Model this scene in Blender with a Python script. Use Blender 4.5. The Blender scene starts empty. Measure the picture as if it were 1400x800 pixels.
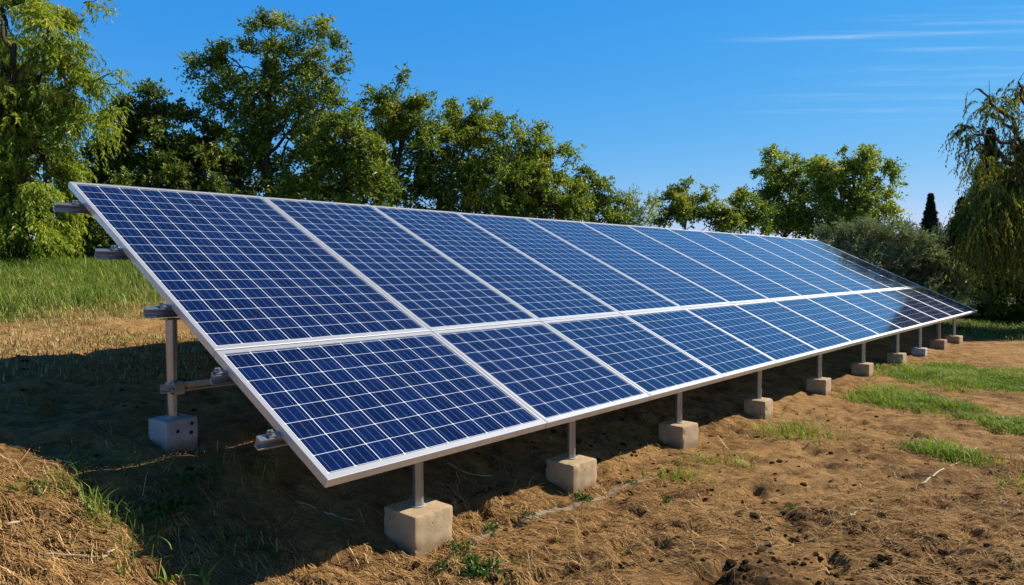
import bpy, math, random
import numpy as np
from mathutils import Vector, Matrix

# ------------------------------------------------------------------ camera, sky, sun, exposure
C = bpy.context.scene.collection
scene = bpy.context.scene
CAM_H = 1.42
PITCH = 0.0374165
F_PX = 979.36
cam_d = bpy.data.cameras.new('camera')
cam = bpy.data.objects.new('camera', cam_d)
C.objects.link(cam)
cam.location = (0, 0, CAM_H)
cam.rotation_euler = (math.pi / 2 - PITCH, 0, 0)
cam_d.sensor_width = 36
cam_d.lens = 36 * F_PX / 1400
cam_d.clip_start = 0.05
cam_d.clip_end = 3000
scene.camera = cam

AX = np.array([0.66510271, 0.74675189, 0.0])       # along the array, towards its far end
HH = np.array([-0.74675189, 0.66510271, 0.0])      # horizontally up the slope of the panels
SUN_A, SUN_H = 0.98, 0.56                          # horizontal run of a shadow per metre of height
sun_v = AX * SUN_A - HH * SUN_H
SUN_EL = math.atan2(1.0, np.hypot(*sun_v[:2]))
SUN_AZ = math.atan2(sun_v[0], sun_v[1])            # clockwise from +Y

world = bpy.data.worlds.new('World')
scene.world = world
world.use_nodes = True
wn, wl = world.node_tree.nodes, world.node_tree.links
wn.clear()
SKY_STRENGTH = 0.10
w_out = wn.new('ShaderNodeOutputWorld')
w_bg = wn.new('ShaderNodeBackground')
w_bg.inputs['Strength'].default_value = SKY_STRENGTH
sky = wn.new('ShaderNodeTexSky')
sky.sky_type = 'NISHITA'
sky.sun_disc = False
sky.sun_elevation = SUN_EL
sky.sun_rotation = SUN_AZ
sky.altitude = 300
sky.air_density = 1.0
sky.dust_density = 0.0
sky.ozone_density = 2.4
hsv = wn.new('ShaderNodeHueSaturation')
hsv.inputs['Saturation'].default_value = 1.28
hsv.inputs['Value'].default_value = 1.0
wl.new(sky.outputs[0], hsv.inputs['Color'])
sc_in = wn.new('ShaderNodeSeparateColor'); wl.new(hsv.outputs[0], sc_in.inputs[0])
grade = wn.new('ShaderNodeCombineColor')                # a clear, deep blue sky with an even horizon
for ch, (ex, k) in enumerate(((1.134, .43), (.548, 1.376), (.20, 4.0))):
    pw = wn.new('ShaderNodeMath'); pw.operation = 'POWER'; pw.inputs[1].default_value = ex; wl.new(sc_in.outputs[ch], pw.inputs[0])
    ml = wn.new('ShaderNodeMath'); ml.operation = 'MULTIPLY'; ml.inputs[1].default_value = k; wl.new(pw.outputs[0], ml.inputs[0])
    wl.new(ml.outputs[0], grade.inputs[ch])
# thin cirrus: long streaks laid out by azimuth and elevation of the sky itself
tc = wn.new('ShaderNodeTexCoord')
sep = wn.new('ShaderNodeSeparateXYZ'); wl.new(tc.outputs['Generated'], sep.inputs[0])


def wmath(op, a, b=None, c=None, clamp=False):
    n = wn.new('ShaderNodeMath'); n.operation = op; n.use_clamp = clamp
    for i, v in enumerate((a, b, c)):
        if v is None: continue
        if isinstance(v, (int, float)): n.inputs[i].default_value = v
        else: wl.new(v, n.inputs[i])
    return n.outputs[0]


az = wmath('ARCTAN2', sep.outputs['X'], sep.outputs['Y'])
el = wmath('ARCSINE', sep.outputs['Z'])


def smooth(v, a, b):
    n = wn.new('ShaderNodeMapRange'); n.interpolation_type = 'SMOOTHSTEP'
    n.inputs['From Min'].default_value = a; n.inputs['From Max'].default_value = b
    wl.new(v, n.inputs['Value']); return n.outputs['Result']


tilt_el = wmath('MULTIPLY_ADD', az, -0.02, wmath('DIVIDE', sep.outputs['Z'], wmath('MAXIMUM', sep.outputs['Y'], .05)))
comb = wn.new('ShaderNodeCombineXYZ')
wl.new(wmath('MULTIPLY', az, 5.0), comb.inputs[0]); wl.new(wmath('MULTIPLY', tilt_el, 110.0), comb.inputs[1])
wnoise = wn.new('ShaderNodeTexNoise'); wnoise.inputs['Scale'].default_value = 1.0
wnoise.inputs['Detail'].default_value = 5; wnoise.inputs['Roughness'].default_value = 0.6
wl.new(comb.outputs[0], wnoise.inputs['Vector'])
fibre = smooth(wnoise.outputs['Fac'], 0.42, 0.72)
band_sum = None
# (centre elevation, half width, azimuth start, azimuth end, amount)
for ce, hw, a0, a1, amt in ((.233, .0075, .26, .62, .50), (.2145, .0048, .28, .60, .44), (.201, .0036, .38, .58, .30),
                            (.317, .009, .22, .75, .34), (.337, .014, .40, .85, .22), (.266, .016, .34, .75, .16), (.352, .006, .5, .8, .25),
                            (.296, .007, .42, .8, .24), (.250, .006, .38, .7, .16), (.305, .004, .3, .55, .20)):
    d = wmath('ABSOLUTE', wmath('SUBTRACT', tilt_el, ce - .009))
    m = smooth(d, hw, hw * .1)
    m = wmath('MULTIPLY', m, smooth(az, a0, a0 + .16))
    m = wmath('MULTIPLY', m, smooth(az, a1, a1 - .08))
    m = wmath('MULTIPLY', m, amt * 1.0)
    band_sum = m if band_sum is None else wmath('ADD', band_sum, m)
cl = wmath('MULTIPLY', band_sum, wmath('MULTIPLY_ADD', fibre, .92, .08), clamp=True)
mix = wn.new('ShaderNodeMix'); mix.data_type = 'RGBA'
wl.new(cl, mix.inputs['Factor']); wl.new(grade.outputs[0], mix.inputs['A'])
mix.inputs['B'].default_value = (4.4, 5.5, 6.4, 1)
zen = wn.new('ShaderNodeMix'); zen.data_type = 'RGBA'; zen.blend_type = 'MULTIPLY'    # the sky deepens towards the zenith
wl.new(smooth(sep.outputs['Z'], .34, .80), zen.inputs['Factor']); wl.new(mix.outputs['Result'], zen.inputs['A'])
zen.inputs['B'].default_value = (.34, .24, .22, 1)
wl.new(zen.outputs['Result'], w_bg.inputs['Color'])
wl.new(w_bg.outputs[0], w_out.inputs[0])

sun_d = bpy.data.lights.new('sun', 'SUN')
sun_d.energy = 5.0
sun_d.angle = math.radians(0.5)
sun_d.color = (1.0, 0.915, 0.78)
sun = bpy.data.objects.new('sun', sun_d)
C.objects.link(sun)
sun.location = (20, 5, 25)
sv = Vector((sun_v[0], sun_v[1], 1.0)).normalized()
sun.rotation_euler = sv.to_track_quat('Z', 'Y').to_euler()

scene.view_settings.view_transform = 'Standard'
scene.view_settings.look = 'None'
scene.view_settings.gamma = 1
scene.view_settings.exposure = 0.60
scene.view_settings.use_curve_mapping = False
scene.render.engine = 'CYCLES'
scene.cycles.max_bounces = 6
scene.cycles.transparent_max_bounces = 4

RNG = np.random.default_rng(7)
random.seed(7)
UP = np.array([0, 0, 1.0])

# ------------------------------------------------------------------ helpers


def ray(px, py):
    c, s = math.cos(PITCH), math.sin(PITCH)
    u = (400 - py) / F_PX; x = (px - 700) / F_PX
    return np.array([x, c + u * s, -s + u * c])


def at(px, py, Y):
    r = ray(px, py)
    return r * (Y / r[1]) + np.array([0, 0, CAM_H])


def nrm(v):
    return v / np.maximum(np.linalg.norm(v, axis=-1, keepdims=True), 1e-9)


def tag(o, label=None, cat=None, group=None, kind=None):
    if label: o['label'] = label
    if cat: o['category'] = cat
    if group: o['group'] = group
    if kind: o['kind'] = kind
    return o


def empty(name, loc, rotz=0.0):
    o = bpy.data.objects.new(name, None)
    o.empty_display_size = 0.1
    o.location = loc
    o.rotation_euler = (0, 0, rotz)
    C.objects.link(o)
    return o


def np_mesh(name, verts, faces_flat, sizes, mat, parent=None, smooth_shade=False, face_attr=None, uv=None, mat_idx=None):
    me = bpy.data.meshes.new(name)
    verts = np.asarray(verts, dtype=np.float32)
    me.vertices.add(len(verts)); me.vertices.foreach_set('co', verts.ravel())
    faces_flat = np.asarray(faces_flat, dtype=np.int32); sizes = np.asarray(sizes, dtype=np.int32)
    me.loops.add(len(faces_flat)); me.loops.foreach_set('vertex_index', faces_flat)
    me.polygons.add(len(sizes))
    me.polygons.foreach_set('loop_start', np.concatenate([[0], np.cumsum(sizes)[:-1]]).astype(np.int32))
    me.polygons.foreach_set('use_smooth', np.full(len(sizes), smooth_shade, dtype=bool))
    mats = mat if isinstance(mat, (list, tuple)) else [mat]
    for m in mats: me.materials.append(m)
    if mat_idx is not None: me.polygons.foreach_set('material_index', np.asarray(mat_idx, dtype=np.int32))
    me.update(calc_edges=True)
    if face_attr is not None:
        for nm, arr in face_attr.items():
            a = me.attributes.new(nm, 'FLOAT', 'FACE'); a.data.foreach_set('value', np.asarray(arr, dtype=np.float32))
    o = bpy.data.objects.new(name, me)
    C.objects.link(o)
    if parent is not None: o.parent = parent
    return o


class MB:
    """collects shapes, then links them as one mesh object"""
    def __init__(self):
        self.v = []; self.f = []; self.s = []; self.n = 0; self.m = []

    def add(self, verts, faces, m=0):
        verts = np.asarray(verts, dtype=float)
        self.v.append(verts)
        for fc in faces:
            self.f.extend([i + self.n for i in fc]); self.s.append(len(fc)); self.m.append(m)
        self.n += len(verts)

    def box(self, lo, hi, m=0, frame=None, bevel=0.0):
        x0, y0, z0 = lo; x1, y1, z1 = hi
        if bevel <= 0:
            v = [(x0, y0, z0), (x1, y0, z0), (x1, y1, z0), (x0, y1, z0), (x0, y0, z1), (x1, y0, z1), (x1, y1, z1), (x0, y1, z1)]
            f = [(0, 3, 2, 1), (4, 5, 6, 7), (0, 1, 5, 4), (1, 2, 6, 5), (2, 3, 7, 6), (3, 0, 4, 7)]
        else:
            import bmesh
            bm = bmesh.new()
            vs = [bm.verts.new(p) for p in [(x0, y0, z0), (x1, y0, z0), (x1, y1, z0), (x0, y1, z0), (x0, y0, z1), (x1, y0, z1), (x1, y1, z1), (x0, y1, z1)]]
            for q in [(0, 3, 2, 1), (4, 5, 6, 7), (0, 1, 5, 4), (1, 2, 6, 5), (2, 3, 7, 6), (3, 0, 4, 7)]: bm.faces.new([vs[i] for i in q])
            bmesh.ops.bevel(bm, geom=list(bm.edges), offset=bevel, segments=2, profile=.6, affect='EDGES')
            bm.verts.index_update()
            v = [tuple(p.co) for p in bm.verts]; f = [[p.index for p in q.verts] for q in bm.faces]
            bm.free()
        v = np.array(v, dtype=float)
        if frame is not None: v = frame(v)
        self.add(v, f, m)

    def tube(self, pts, radii, n=8, m=0, cap=True):
        pts = np.asarray(pts, dtype=float); k = len(pts)
        radii = np.broadcast_to(np.asarray(radii, dtype=float), (k,))
        t = np.gradient(pts, axis=0); t = nrm(t)
        ref = np.array([0.31, 0.2, 0.93]) if abs(t[0] @ np.array([.31, .2, .93])) < .9 else np.array([1.0, 0, 0])
        a = nrm(np.cross(t, ref)); b = np.cross(t, a)
        ang = np.linspace(0, 2 * np.pi, n, endpoint=False)
        ring = pts[:, None, :] + radii[:, None, None] * (np.cos(ang)[None, :, None] * a[:, None, :] + np.sin(ang)[None, :, None] * b[:, None, :])
        f = []
        for i in range(k - 1):
            for j in range(n):
                j2 = (j + 1) % n
                f.append((i * n + j, i * n + j2, (i + 1) * n + j2, (i + 1) * n + j))
        if cap:
            f.append(tuple(range(n - 1, -1, -1))); f.append(tuple((k - 1) * n + j for j in range(n)))
        self.add(ring.reshape(-1, 3), f, m)

    def extrude(self, prof, p0, d, u, w, m=0):
        """closed profile (u,w pairs) run from p0 along vector d"""
        prof = np.asarray(prof, dtype=float); n = len(prof)
        base = np.asarray(p0) + prof[:, :1] * np.asarray(u) + prof[:, 1:] * np.asarray(w)
        v = np.concatenate([base, base + np.asarray(d)])
        f = [(i, (i + 1) % n, n + (i + 1) % n, n + i) for i in range(n)]
        f.append(tuple(range(n - 1, -1, -1))); f.append(tuple(range(n, 2 * n)))
        self.add(v, f, m)

    def build(self, name, mat, parent=None, smooth_shade=False):
        return np_mesh(name, np.concatenate(self.v), self.f, self.s, mat, parent, smooth_shade, mat_idx=self.m)


def shade_auto(o, deg=35):
    me = o.data
    me.polygons.foreach_set('use_smooth', np.ones(len(me.polygons), dtype=bool))
    me.set_sharp_from_angle(angle=math.radians(deg))


# value noise, 2-D and vectorised
_perm = np.random.default_rng(11).random((256, 256))


def vnoise(x, y):
    xi = np.floor(x).astype(int); yi = np.floor(y).astype(int)
    fx = x - xi; fy = y - yi
    fx = fx * fx * (3 - 2 * fx); fy = fy * fy * (3 - 2 * fy)
    g = lambda a, b: _perm[a & 255, b & 255]
    return (g(xi, yi) * (1 - fx) + g(xi + 1, yi) * fx) * (1 - fy) + (g(xi, yi + 1) * (1 - fx) + g(xi + 1, yi + 1) * fx) * fy


def fbm(x, y, octv=4, gain=.5):
    s = 0; a = 1; tot = 0
    for i in range(octv):
        s = s + a * (vnoise(x * 2 ** i + 17.3 * i, y * 2 ** i + 5.1 * i) - .5); tot += a; a *= gain
    return s / tot


# ------------------------------------------------------------------ materials
def new_mat(name):
    m = bpy.data.materials.new(name); m.use_nodes = True
    nt = m.node_tree; nt.nodes.clear()
    return m, nt.nodes, nt.links


class NT:
    def __init__(self, name):
        self.m, self.n, self.l = new_mat(name)
        self.out = self.n.new('ShaderNodeOutputMaterial')

    def put(self, sock, v):
        if v is None: return
        if hasattr(v, 'default_value') or isinstance(v, bpy.types.NodeSocket): self.l.new(v, sock)
        else: sock.default_value = v

    def math(self, op, a, b=None, c=None, clamp=False):
        n = self.n.new('ShaderNodeMath'); n.operation = op; n.use_clamp = clamp
        for i, v in enumerate((a, b, c)): self.put(n.inputs[i], v)
        return n.outputs[0]

    def noise(self, vec=None, scale=5, detail=4, rough=.5, dist=0, out='Fac'):
        n = self.n.new('ShaderNodeTexNoise')
        n.inputs['Scale'].default_value = scale; n.inputs['Detail'].default_value = detail
        n.inputs['Roughness'].default_value = rough; n.inputs['Distortion'].default_value = dist
        if vec is not None: self.l.new(vec, n.inputs['Vector'])
        return n.outputs[out]

    def ramp(self, v, stops):
        n = self.n.new('ShaderNodeValToRGB'); self.l.new(v, n.inputs[0])
        e = n.color_ramp.elements
        while len(e) < len(stops): e.new(.5)
        for el_, (p, c) in zip(e, stops):
            el_.position = p; el_.color = (*c, 1) if len(c) == 3 else c
        return n.outputs[0]

    def mix(self, f, a, b, blend='MIX'):
        n = self.n.new('ShaderNodeMix'); n.data_type = 'RGBA'; n.blend_type = blend
        self.put(n.inputs['Factor'], f)
        for nm, v in (('A', a), ('B', b)):
            if isinstance(v, tuple): v = (*v, 1) if len(v) == 3 else v
            self.put(n.inputs[nm], v)
        return n.outputs['Result']

    def rng(self, v, a, b, c=0, d=1, sm=True):
        n = self.n.new('ShaderNodeMapRange')
        if sm: n.interpolation_type = 'SMOOTHSTEP'
        for k, x in (('From Min', a), ('From Max', b), ('To Min', c), ('To Max', d)): n.inputs[k].default_value = x
        self.l.new(v, n.inputs['Value']); return n.outputs['Result']

    def attr(self, name):
        n = self.n.new('ShaderNodeAttribute'); n.attribute_name = name; return n.outputs['Fac']

    def coord(self, kind='Object'):
        return self.n.new('ShaderNodeTexCoord').outputs[kind]

    def mapping(self, v, scale=(1, 1, 1), rot=(0, 0, 0)):
        n = self.n.new('ShaderNodeMapping'); n.inputs['Scale'].default_value = scale; n.inputs['Rotation'].default_value = rot
        self.l.new(v, n.inputs['Vector']); return n.outputs[0]

    def bump(self, h, strength=.3, dist=.02, normal=None):
        n = self.n.new('ShaderNodeBump'); n.inputs['Strength'].default_value = strength; n.inputs['Distance'].default_value = dist
        self.l.new(h, n.inputs['Height'])
        if normal is not None: self.l.new(normal, n.inputs['Normal'])
        return n.outputs[0]

    def bsdf(self, color=None, rough=.6, metal=0, normal=None, **kw):
        n = self.n.new('ShaderNodeBsdfPrincipled')
        if isinstance(color, tuple): color = (*color, 1) if len(color) == 3 else color
        self.put(n.inputs['Base Color'], color); self.put(n.inputs['Roughness'], rough); self.put(n.inputs['Metallic'], metal)
        if normal is not None: self.l.new(normal, n.inputs['Normal'])
        for k, v in kw.items(): self.put(n.inputs[k], v)
        return n.outputs[0]

    def done(self, shader):
        self.l.new(shader, self.out.inputs[0]); return self.m


def leaf_material(name, stops, trans=.33, rough=.45, spec=.35, tcol=1.3):
    t = NT(name)
    col = t.ramp(t.attr('tint'), stops)
    b = t.bsdf(col, rough, 0, **{'Specular IOR Level': spec})
    tr = t.n.new('ShaderNodeBsdfTranslucent')
    tc_ = t.mix(1.0, col, (tcol, tcol * 1.02, tcol * .55), 'MULTIPLY')
    t.l.new(tc_, tr.inputs[0])
    mx = t.n.new('ShaderNodeMixShader'); mx.inputs[0].default_value = trans
    t.l.new(b, mx.inputs[1]); t.l.new(tr.outputs[0], mx.inputs[2])
    return t.done(mx.outputs[0])


def m_ground():
    t = NT('soil_and_straw')
    co = t.coord('Object')
    grass = t.attr('grass_cover'); dry = t.attr('straw_cover')
    big = t.noise(co, .8, 4, .6, .4)
    mid = t.noise(co, 5.5, 6, .65, .5)
    fine = t.noise(co, 30, 6, .75)
    grit = t.noise(co, 150, 3, .7)
    # matted straw fibres lie along the old rows
    fib = t.noise(t.mapping(co, (4, 34, 10), (0, 0, math.radians(-8))), 1.6, 6, .7, .8)
    fib2 = t.noise(t.mapping(co, (9, 70, 10), (0, 0, math.radians(14))), 1.5, 4, .7, .6)
    soil = t.ramp(t.math('MULTIPLY_ADD', fine, .5, t.math('MULTIPLY', mid, .5)),
                  [(.32, (.040, .021, .009)), (.44, (.205, .106, .038)), (.56, (.40, .222, .083)), (.74, (.54, .335, .145))])
    straw = t.ramp(t.math('MULTIPLY_ADD', fib, .6, t.math('MULTIPLY', fib2, .4)),
                   [(.32, (.12, .058, .019)), (.45, (.43, .245, .088)), (.57, (.62, .385, .155)), (.72, (.68, .46, .20))])
    m = t.math('ADD', t.math('MULTIPLY', dry, .9), t.math('MULTIPLY_ADD', big, 1.5, -.75), clamp=True)
    m = t.math('ADD', m, t.math('MULTIPLY_ADD', mid, 1.2, -.6), clamp=True)
    col = t.mix(m, soil, straw)
    dark = t.rng(t.noise(co, 2.4, 8, .78, .9), .53, .66)
    col = t.mix(t.math('MULTIPLY', dark, .72), col, (.085, .043, .018))
    dig = t.math('MULTIPLY', t.attr('dug_soil'), t.rng(t.noise(co, 11, 6, .7, .5), .40, .56))
    col = t.mix(t.math('MULTIPLY', dig, .9), col, (.030, .018, .010))
    turf = t.ramp(fine, [(.3, (.035, .05, .012)), (.5, (.08, .10, .025)), (.7, (.19, .16, .06))])
    g = t.math('ADD', grass, t.math('MULTIPLY_ADD', mid, .8, -.4), clamp=True)
    col = t.mix(t.math('MULTIPLY', t.rng(grass, .02, .2), g), col, turf)
    h = t.math('ADD', t.math('MULTIPLY', fine, .6), t.math('ADD', t.math('MULTIPLY', grit, .3), t.math('MULTIPLY', fib, .6)))
    nb = t.bump(h, 1.0, .045)
    return t.done(t.bsdf(col, .95, 0, nb, **{'Specular IOR Level': .12}))


def m_cells():
    t = NT('blue_silicon_cells_under_glass')
    uv = t.n.new('ShaderNodeUVMap').outputs[0]
    s = t.n.new('ShaderNodeSeparateXYZ'); t.l.new(uv, s.inputs[0])
    u, v = s.outputs[0], s.outputs[1]
    fu = t.math('ABSOLUTE', t.math('SUBTRACT', t.math('FRACT', u), .5))
    fv = t.math('ABSOLUTE', t.math('SUBTRACT', t.math('FRACT', v), .5))
    lu = t.rng(fu, .483, .489)
    lv = t.rng(fv, .486, .492)
    dia = t.rng(t.math('ADD', fu, fv), .938, .946)
    line = t.math('MAXIMUM', t.math('MAXIMUM', lu, lv), dia)
    # three thin bus bars in each cell, running up the slope
    b3 = t.math('ABSOLUTE', t.math('SUBTRACT', t.math('FRACT', t.math('MULTIPLY', u, 3)), .5))
    bus = t.rng(b3, .028, .012)
    # fine collector fingers
    fing = t.math('ABSOLUTE', t.math('SUBTRACT', t.math('FRACT', t.math('MULTIPLY', v, 26)), .5))
    fing = t.rng(fing, .16, .08)
    cell = t.n.new('ShaderNodeVectorMath'); cell.operation = 'FLOOR'; t.l.new(uv, cell.inputs[0])
    oi = t.n.new('ShaderNodeObjectInfo')
    add = t.n.new('ShaderNodeVectorMath'); add.operation = 'ADD'
    t.l.new(cell.outputs[0], add.inputs[0])
    cmb = t.n.new('ShaderNodeCombineXYZ'); t.l.new(t.math('MULTIPLY', oi.outputs['Random'], 57.0), cmb.inputs[2])
    t.l.new(cmb.outputs[0], add.inputs[1])
    wnz = t.n.new('ShaderNodeTexWhiteNoise'); t.l.new(add.outputs[0], wnz.inputs[0])
    vor = t.n.new('ShaderNodeTexVoronoi'); vor.inputs['Scale'].default_value = 5.5
    t.l.new(uv, vor.inputs['Vector'])
    sv_ = t.n.new('ShaderNodeSeparateColor'); t.l.new(vor.outputs['Color'], sv_.inputs[0])
    val = t.math('MULTIPLY_ADD', wnz.outputs['Value'], .55, t.math('MULTIPLY', sv_.outputs[0], .45))
    blue = t.ramp(val, [(0, (.0012, .0065, .038)), (.5, (.0020, .0095, .058)), (1, (.0032, .0145, .085))])
    blue = t.mix(t.math('MULTIPLY', oi.outputs['Random'], .28), blue, (.0035, .0115, .050))
    blue = t.mix(t.math('MULTIPLY', fing, .025), blue, (.25, .32, .45))
    blue = t.mix(t.math('MULTIPLY', bus, .30), blue, (.42, .50, .62))
    col = t.mix(line, blue, (.64, .70, .78))
    # a film of dust, patchy
    dust = t.rng(t.noise(t.coord('Object'), 2.5, 6, .65), .45, .8)
    col = t.mix(t.math('MULTIPLY', dust, .010), col, (.45, .38, .28))
    crough = t.math('MULTIPLY_ADD', dust, .07, .10)
    wav = t.bump(t.noise(t.coord('Object'), 2.2, 2, .5), .03, .02)
    sh = t.bsdf(col, .45, 0, None, **{'Specular IOR Level': .0, 'Coat Weight': 1.0, 'Coat IOR': 1.52})
    nd = sh.node; t.l.new(crough, nd.inputs['Coat Roughness']); t.l.new(wav, nd.inputs['Coat Normal'])
    return t.done(sh)


def m_alu(name='anodised_aluminium', c=(.74, .735, .72), metal=.55, rough=.42):
    t = NT(name)
    co = t.coord('Object')
    n = t.noise(co, 9, 5, .6)
    col = t.mix(t.rng(n, .35, .75), c, tuple(x * .86 for x in c))
    return t.done(t.bsdf(col, t.math('MULTIPLY_ADD', n, .18, rough - .09), metal, t.bump(t.noise(co, 300, 2), .03, .002)))


def m_galv():
    t = NT('galvanised_steel')
    co = t.coord('Object')
    n = t.noise(co, 9, 5, .6)
    col = t.mix(n, (.27, .30, .33), (.42, .45, .48))
    return t.done(t.bsdf(col, t.math('MULTIPLY_ADD', n, .14, .14), .72))


def m_concrete(name='cast_concrete', tint=(.44, .322, .188)):
    t = NT(name)
    co = t.coord('Object')
    n1 = t.noise(co, 7, 6, .65); n2 = t.noise(co, 60, 4, .6)
    streak = t.noise(t.mapping(co, (26, 26, 2.2)), 1, 5, .7)
    col = t.ramp(n1, [(.3, tuple(x * .72 for x in tint)), (.55, tint), (.75, tuple(min(1, x * 1.18) for x in tint))])
    col = t.mix(t.math('MULTIPLY', t.rng(streak, .52, .72), .45), col, tuple(x * .48 for x in tint))
    pits = t.rng(t.noise(co, 34, 2, .5), .70, .76)
    col = t.mix(t.math('MULTIPLY', pits, .6), col, (.10, .085, .065))
    sep_ = t.n.new('ShaderNodeSeparateXYZ'); t.l.new(co, sep_.inputs[0])
    splash = t.math('MULTIPLY', t.rng(t.math('ADD', sep_.outputs[2], t.math('MULTIPLY', n1, .06)), .075, .02), .6)
    col = t.mix(splash, col, (.17, .10, .048))                        # soil stuck to the foot of the block
    h = t.math('ADD', t.math('MULTIPLY', n2, .5), t.math('MULTIPLY', pits, -1.0))
    return t.done(t.bsdf(col, .88, 0, t.bump(h, .5, .006), **{'Specular IOR Level': .25}))


def m_bark(name='bark', c=(.085, .06, .042)):
    t = NT(name)
    co = t.coord('Object')
    n = t.noise(t.mapping(co, (14, 14, 2.5)), 1, 6, .7)
    col = t.ramp(n, [(.3, tuple(x * .4 for x in c)), (.55, c), (.75, tuple(x * 1.7 for x in c))])
    return t.done(t.bsdf(col, .9, 0, t.bump(n, .8, .03), **{'Specular IOR Level': .15}))


def m_plain_tint(name, stops, rough=.8, spec=.2):
    t = NT(name)
    return t.done(t.bsdf(t.ramp(t.attr('tint'), stops), rough, 0, **{'Specular IOR Level': spec}))


M_GROUND = m_ground()
M_CELL = m_cells()
M_FRAME = m_alu(c=(.76, .755, .745), metal=.66, rough=.38)
M_RAIL = m_alu('mill_finish_rail', (.44, .49, .55), .85, .34)
M_GALV = m_galv()
M_CONC = m_concrete()
M_CONC_GREY = m_concrete('grey_concrete', (.42, .42, .40))
M_CONC_RUST = m_concrete('reddish_concrete', (.36, .235, .155))
M_BACK = NT('white_backsheet'); M_BACK = M_BACK.done(M_BACK.bsdf((.55, .55, .54), .6))
M_BARK = m_bark()
M_BARK_PALE = m_bark('pale_bark', (.17, .14, .11))
LEAF = {
    'dark': leaf_material('dark_green_leaves', [(0, (0.031, 0.0596, 0.0095)), (0.45, (0.0931, 0.1453, 0.0203)), (0.8, (0.194, 0.2422, 0.0297)), (1, (0.3299, 0.2981, 0.0405))], .32),
    'mid': leaf_material('mid_green_leaves', [(0, (0.0456, 0.0829, 0.0125)), (0.45, (0.1412, 0.2094, 0.0251)), (0.8, (0.3073, 0.3599, 0.0376)), (1, (0.5, 0.458, 0.0549))], .38),
    'bright': leaf_material('bright_green_leaves', [(0, (0.0522, 0.0915, 0.0151)), (0.5, (0.1912, 0.2578, 0.0302)), (0.85, (0.3478, 0.3908, 0.0454)), (1, (0.4869, 0.4158, 0.0756))], .42),
    'feather': leaf_material('feathery_yellow_green_leaves', [(0, (0.057, 0.0988, 0.0141)), (0.5, (0.2096, 0.2913, 0.028)), (0.85, (0.369, 0.4326, 0.0478)), (1, (0.5, 0.4237, 0.0842))], .42),
    'olive': leaf_material('grey_green_leaves', [(0, (0.0945, 0.1304, 0.0644)), (0.5, (0.2363, 0.2949, 0.1521)), (1, (0.4567, 0.5, 0.3072))], .2, .55, .3, 1.0),
    'cypress': leaf_material('blackish_green_needles', [(0, (0.0114, 0.0209, 0.0108)), (0.6, (0.0266, 0.0456, 0.0198)), (1, (0.057, 0.0798, 0.0324))], .12),
    'willow': leaf_material('yellow_green_hanging_leaves', [(0, (0.0426, 0.0599, 0.012)), (0.5, (0.1379, 0.1664, 0.0217)), (0.85, (0.2383, 0.2276, 0.0313)), (1, (0.3385, 0.2601, 0.0602))], .42),
    'grass': leaf_material('green_grass_blades', [(0, (0.0527, 0.0975, 0.0143)), (0.45, (0.1316, 0.2194, 0.0257)), (0.8, (0.2457, 0.3087, 0.0429)), (1, (0.5, 0.4062, 0.1287))], .35, .5, .3, 1.2),
    'turf': leaf_material('lush_turf_blades', [(0, (0.0672, 0.119, 0.0115)), (0.5, (0.172, 0.2711, 0.0207)), (0.9, (0.2841, 0.3703, 0.0345)), (1, (0.4485, 0.3703, 0.092))], .35, .5, .3, 1.2),
    'weed': leaf_material('weed_leaves', [(0, (.028, .065, .012)), (.6, (.065, .135, .022)), (1, (.13, .19, .035))], .3),
    'dry': leaf_material('dry_grass_blades', [(0, (0.189, 0.1148, 0.0432)), (0.5, (0.405, 0.27, 0.1148)), (1, (0.5, 0.486, 0.243))], .25, .6, .2, 1.0),
}
M_STRAW = m_plain_tint('straw', [(0, (.13, .062, .020)), (.45, (.38, .21, .072)), (.85, (.58, .37, .15)), (1, (.74, .56, .31))])
M_CLOD = NT('dark_soil_clod')
_n = M_CLOD.noise(M_CLOD.coord('Object'), 40, 5, .7)
M_CLOD = M_CLOD.done(M_CLOD.bsdf(M_CLOD.ramp(_n, [(.3, (.012, .008, .005)), (.6, (.045, .026, .012)), (.8, (.12, .07, .032))]), 1.0, 0, M_CLOD.bump(_n, 1.0, .012), **{'Specular IOR Level': .03}))

# ------------------------------------------------------------------ ground
AO = np.array([-0.78216, 3.0, 0.0])


def a_of(x, y): return (x - AO[0]) * AX[0] + (y - AO[1]) * AX[1]
def h_of(x, y): return (x - AO[0]) * HH[0] + (y - AO[1]) * HH[1]


_HP = np.array([-400, -.2, .10, .45, 1.30, 2.2, 3.5, 7.0, 16.6, 40, 120, 500])
_HZ = np.array([0, 0, .01, .12, .385, .54, .69, .96, 1.85, 3.2, 5.0, 6.0])


def profile(h):
    s = 0
    for d in (-.16, -.08, 0, .08, .16): s = s + np.interp(h + d, _HP, _HZ)
    return s / 5


def g0(x, y):
    a, h = a_of(x, y), h_of(x, y)
    k = 1 - .55 * np.clip((a - 3) / 10, 0, 1)
    return profile(h) * k - .055 * np.clip((a - 1) / 12, 0, 1) * np.clip(1 - h / 6, 0, 1)


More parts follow.
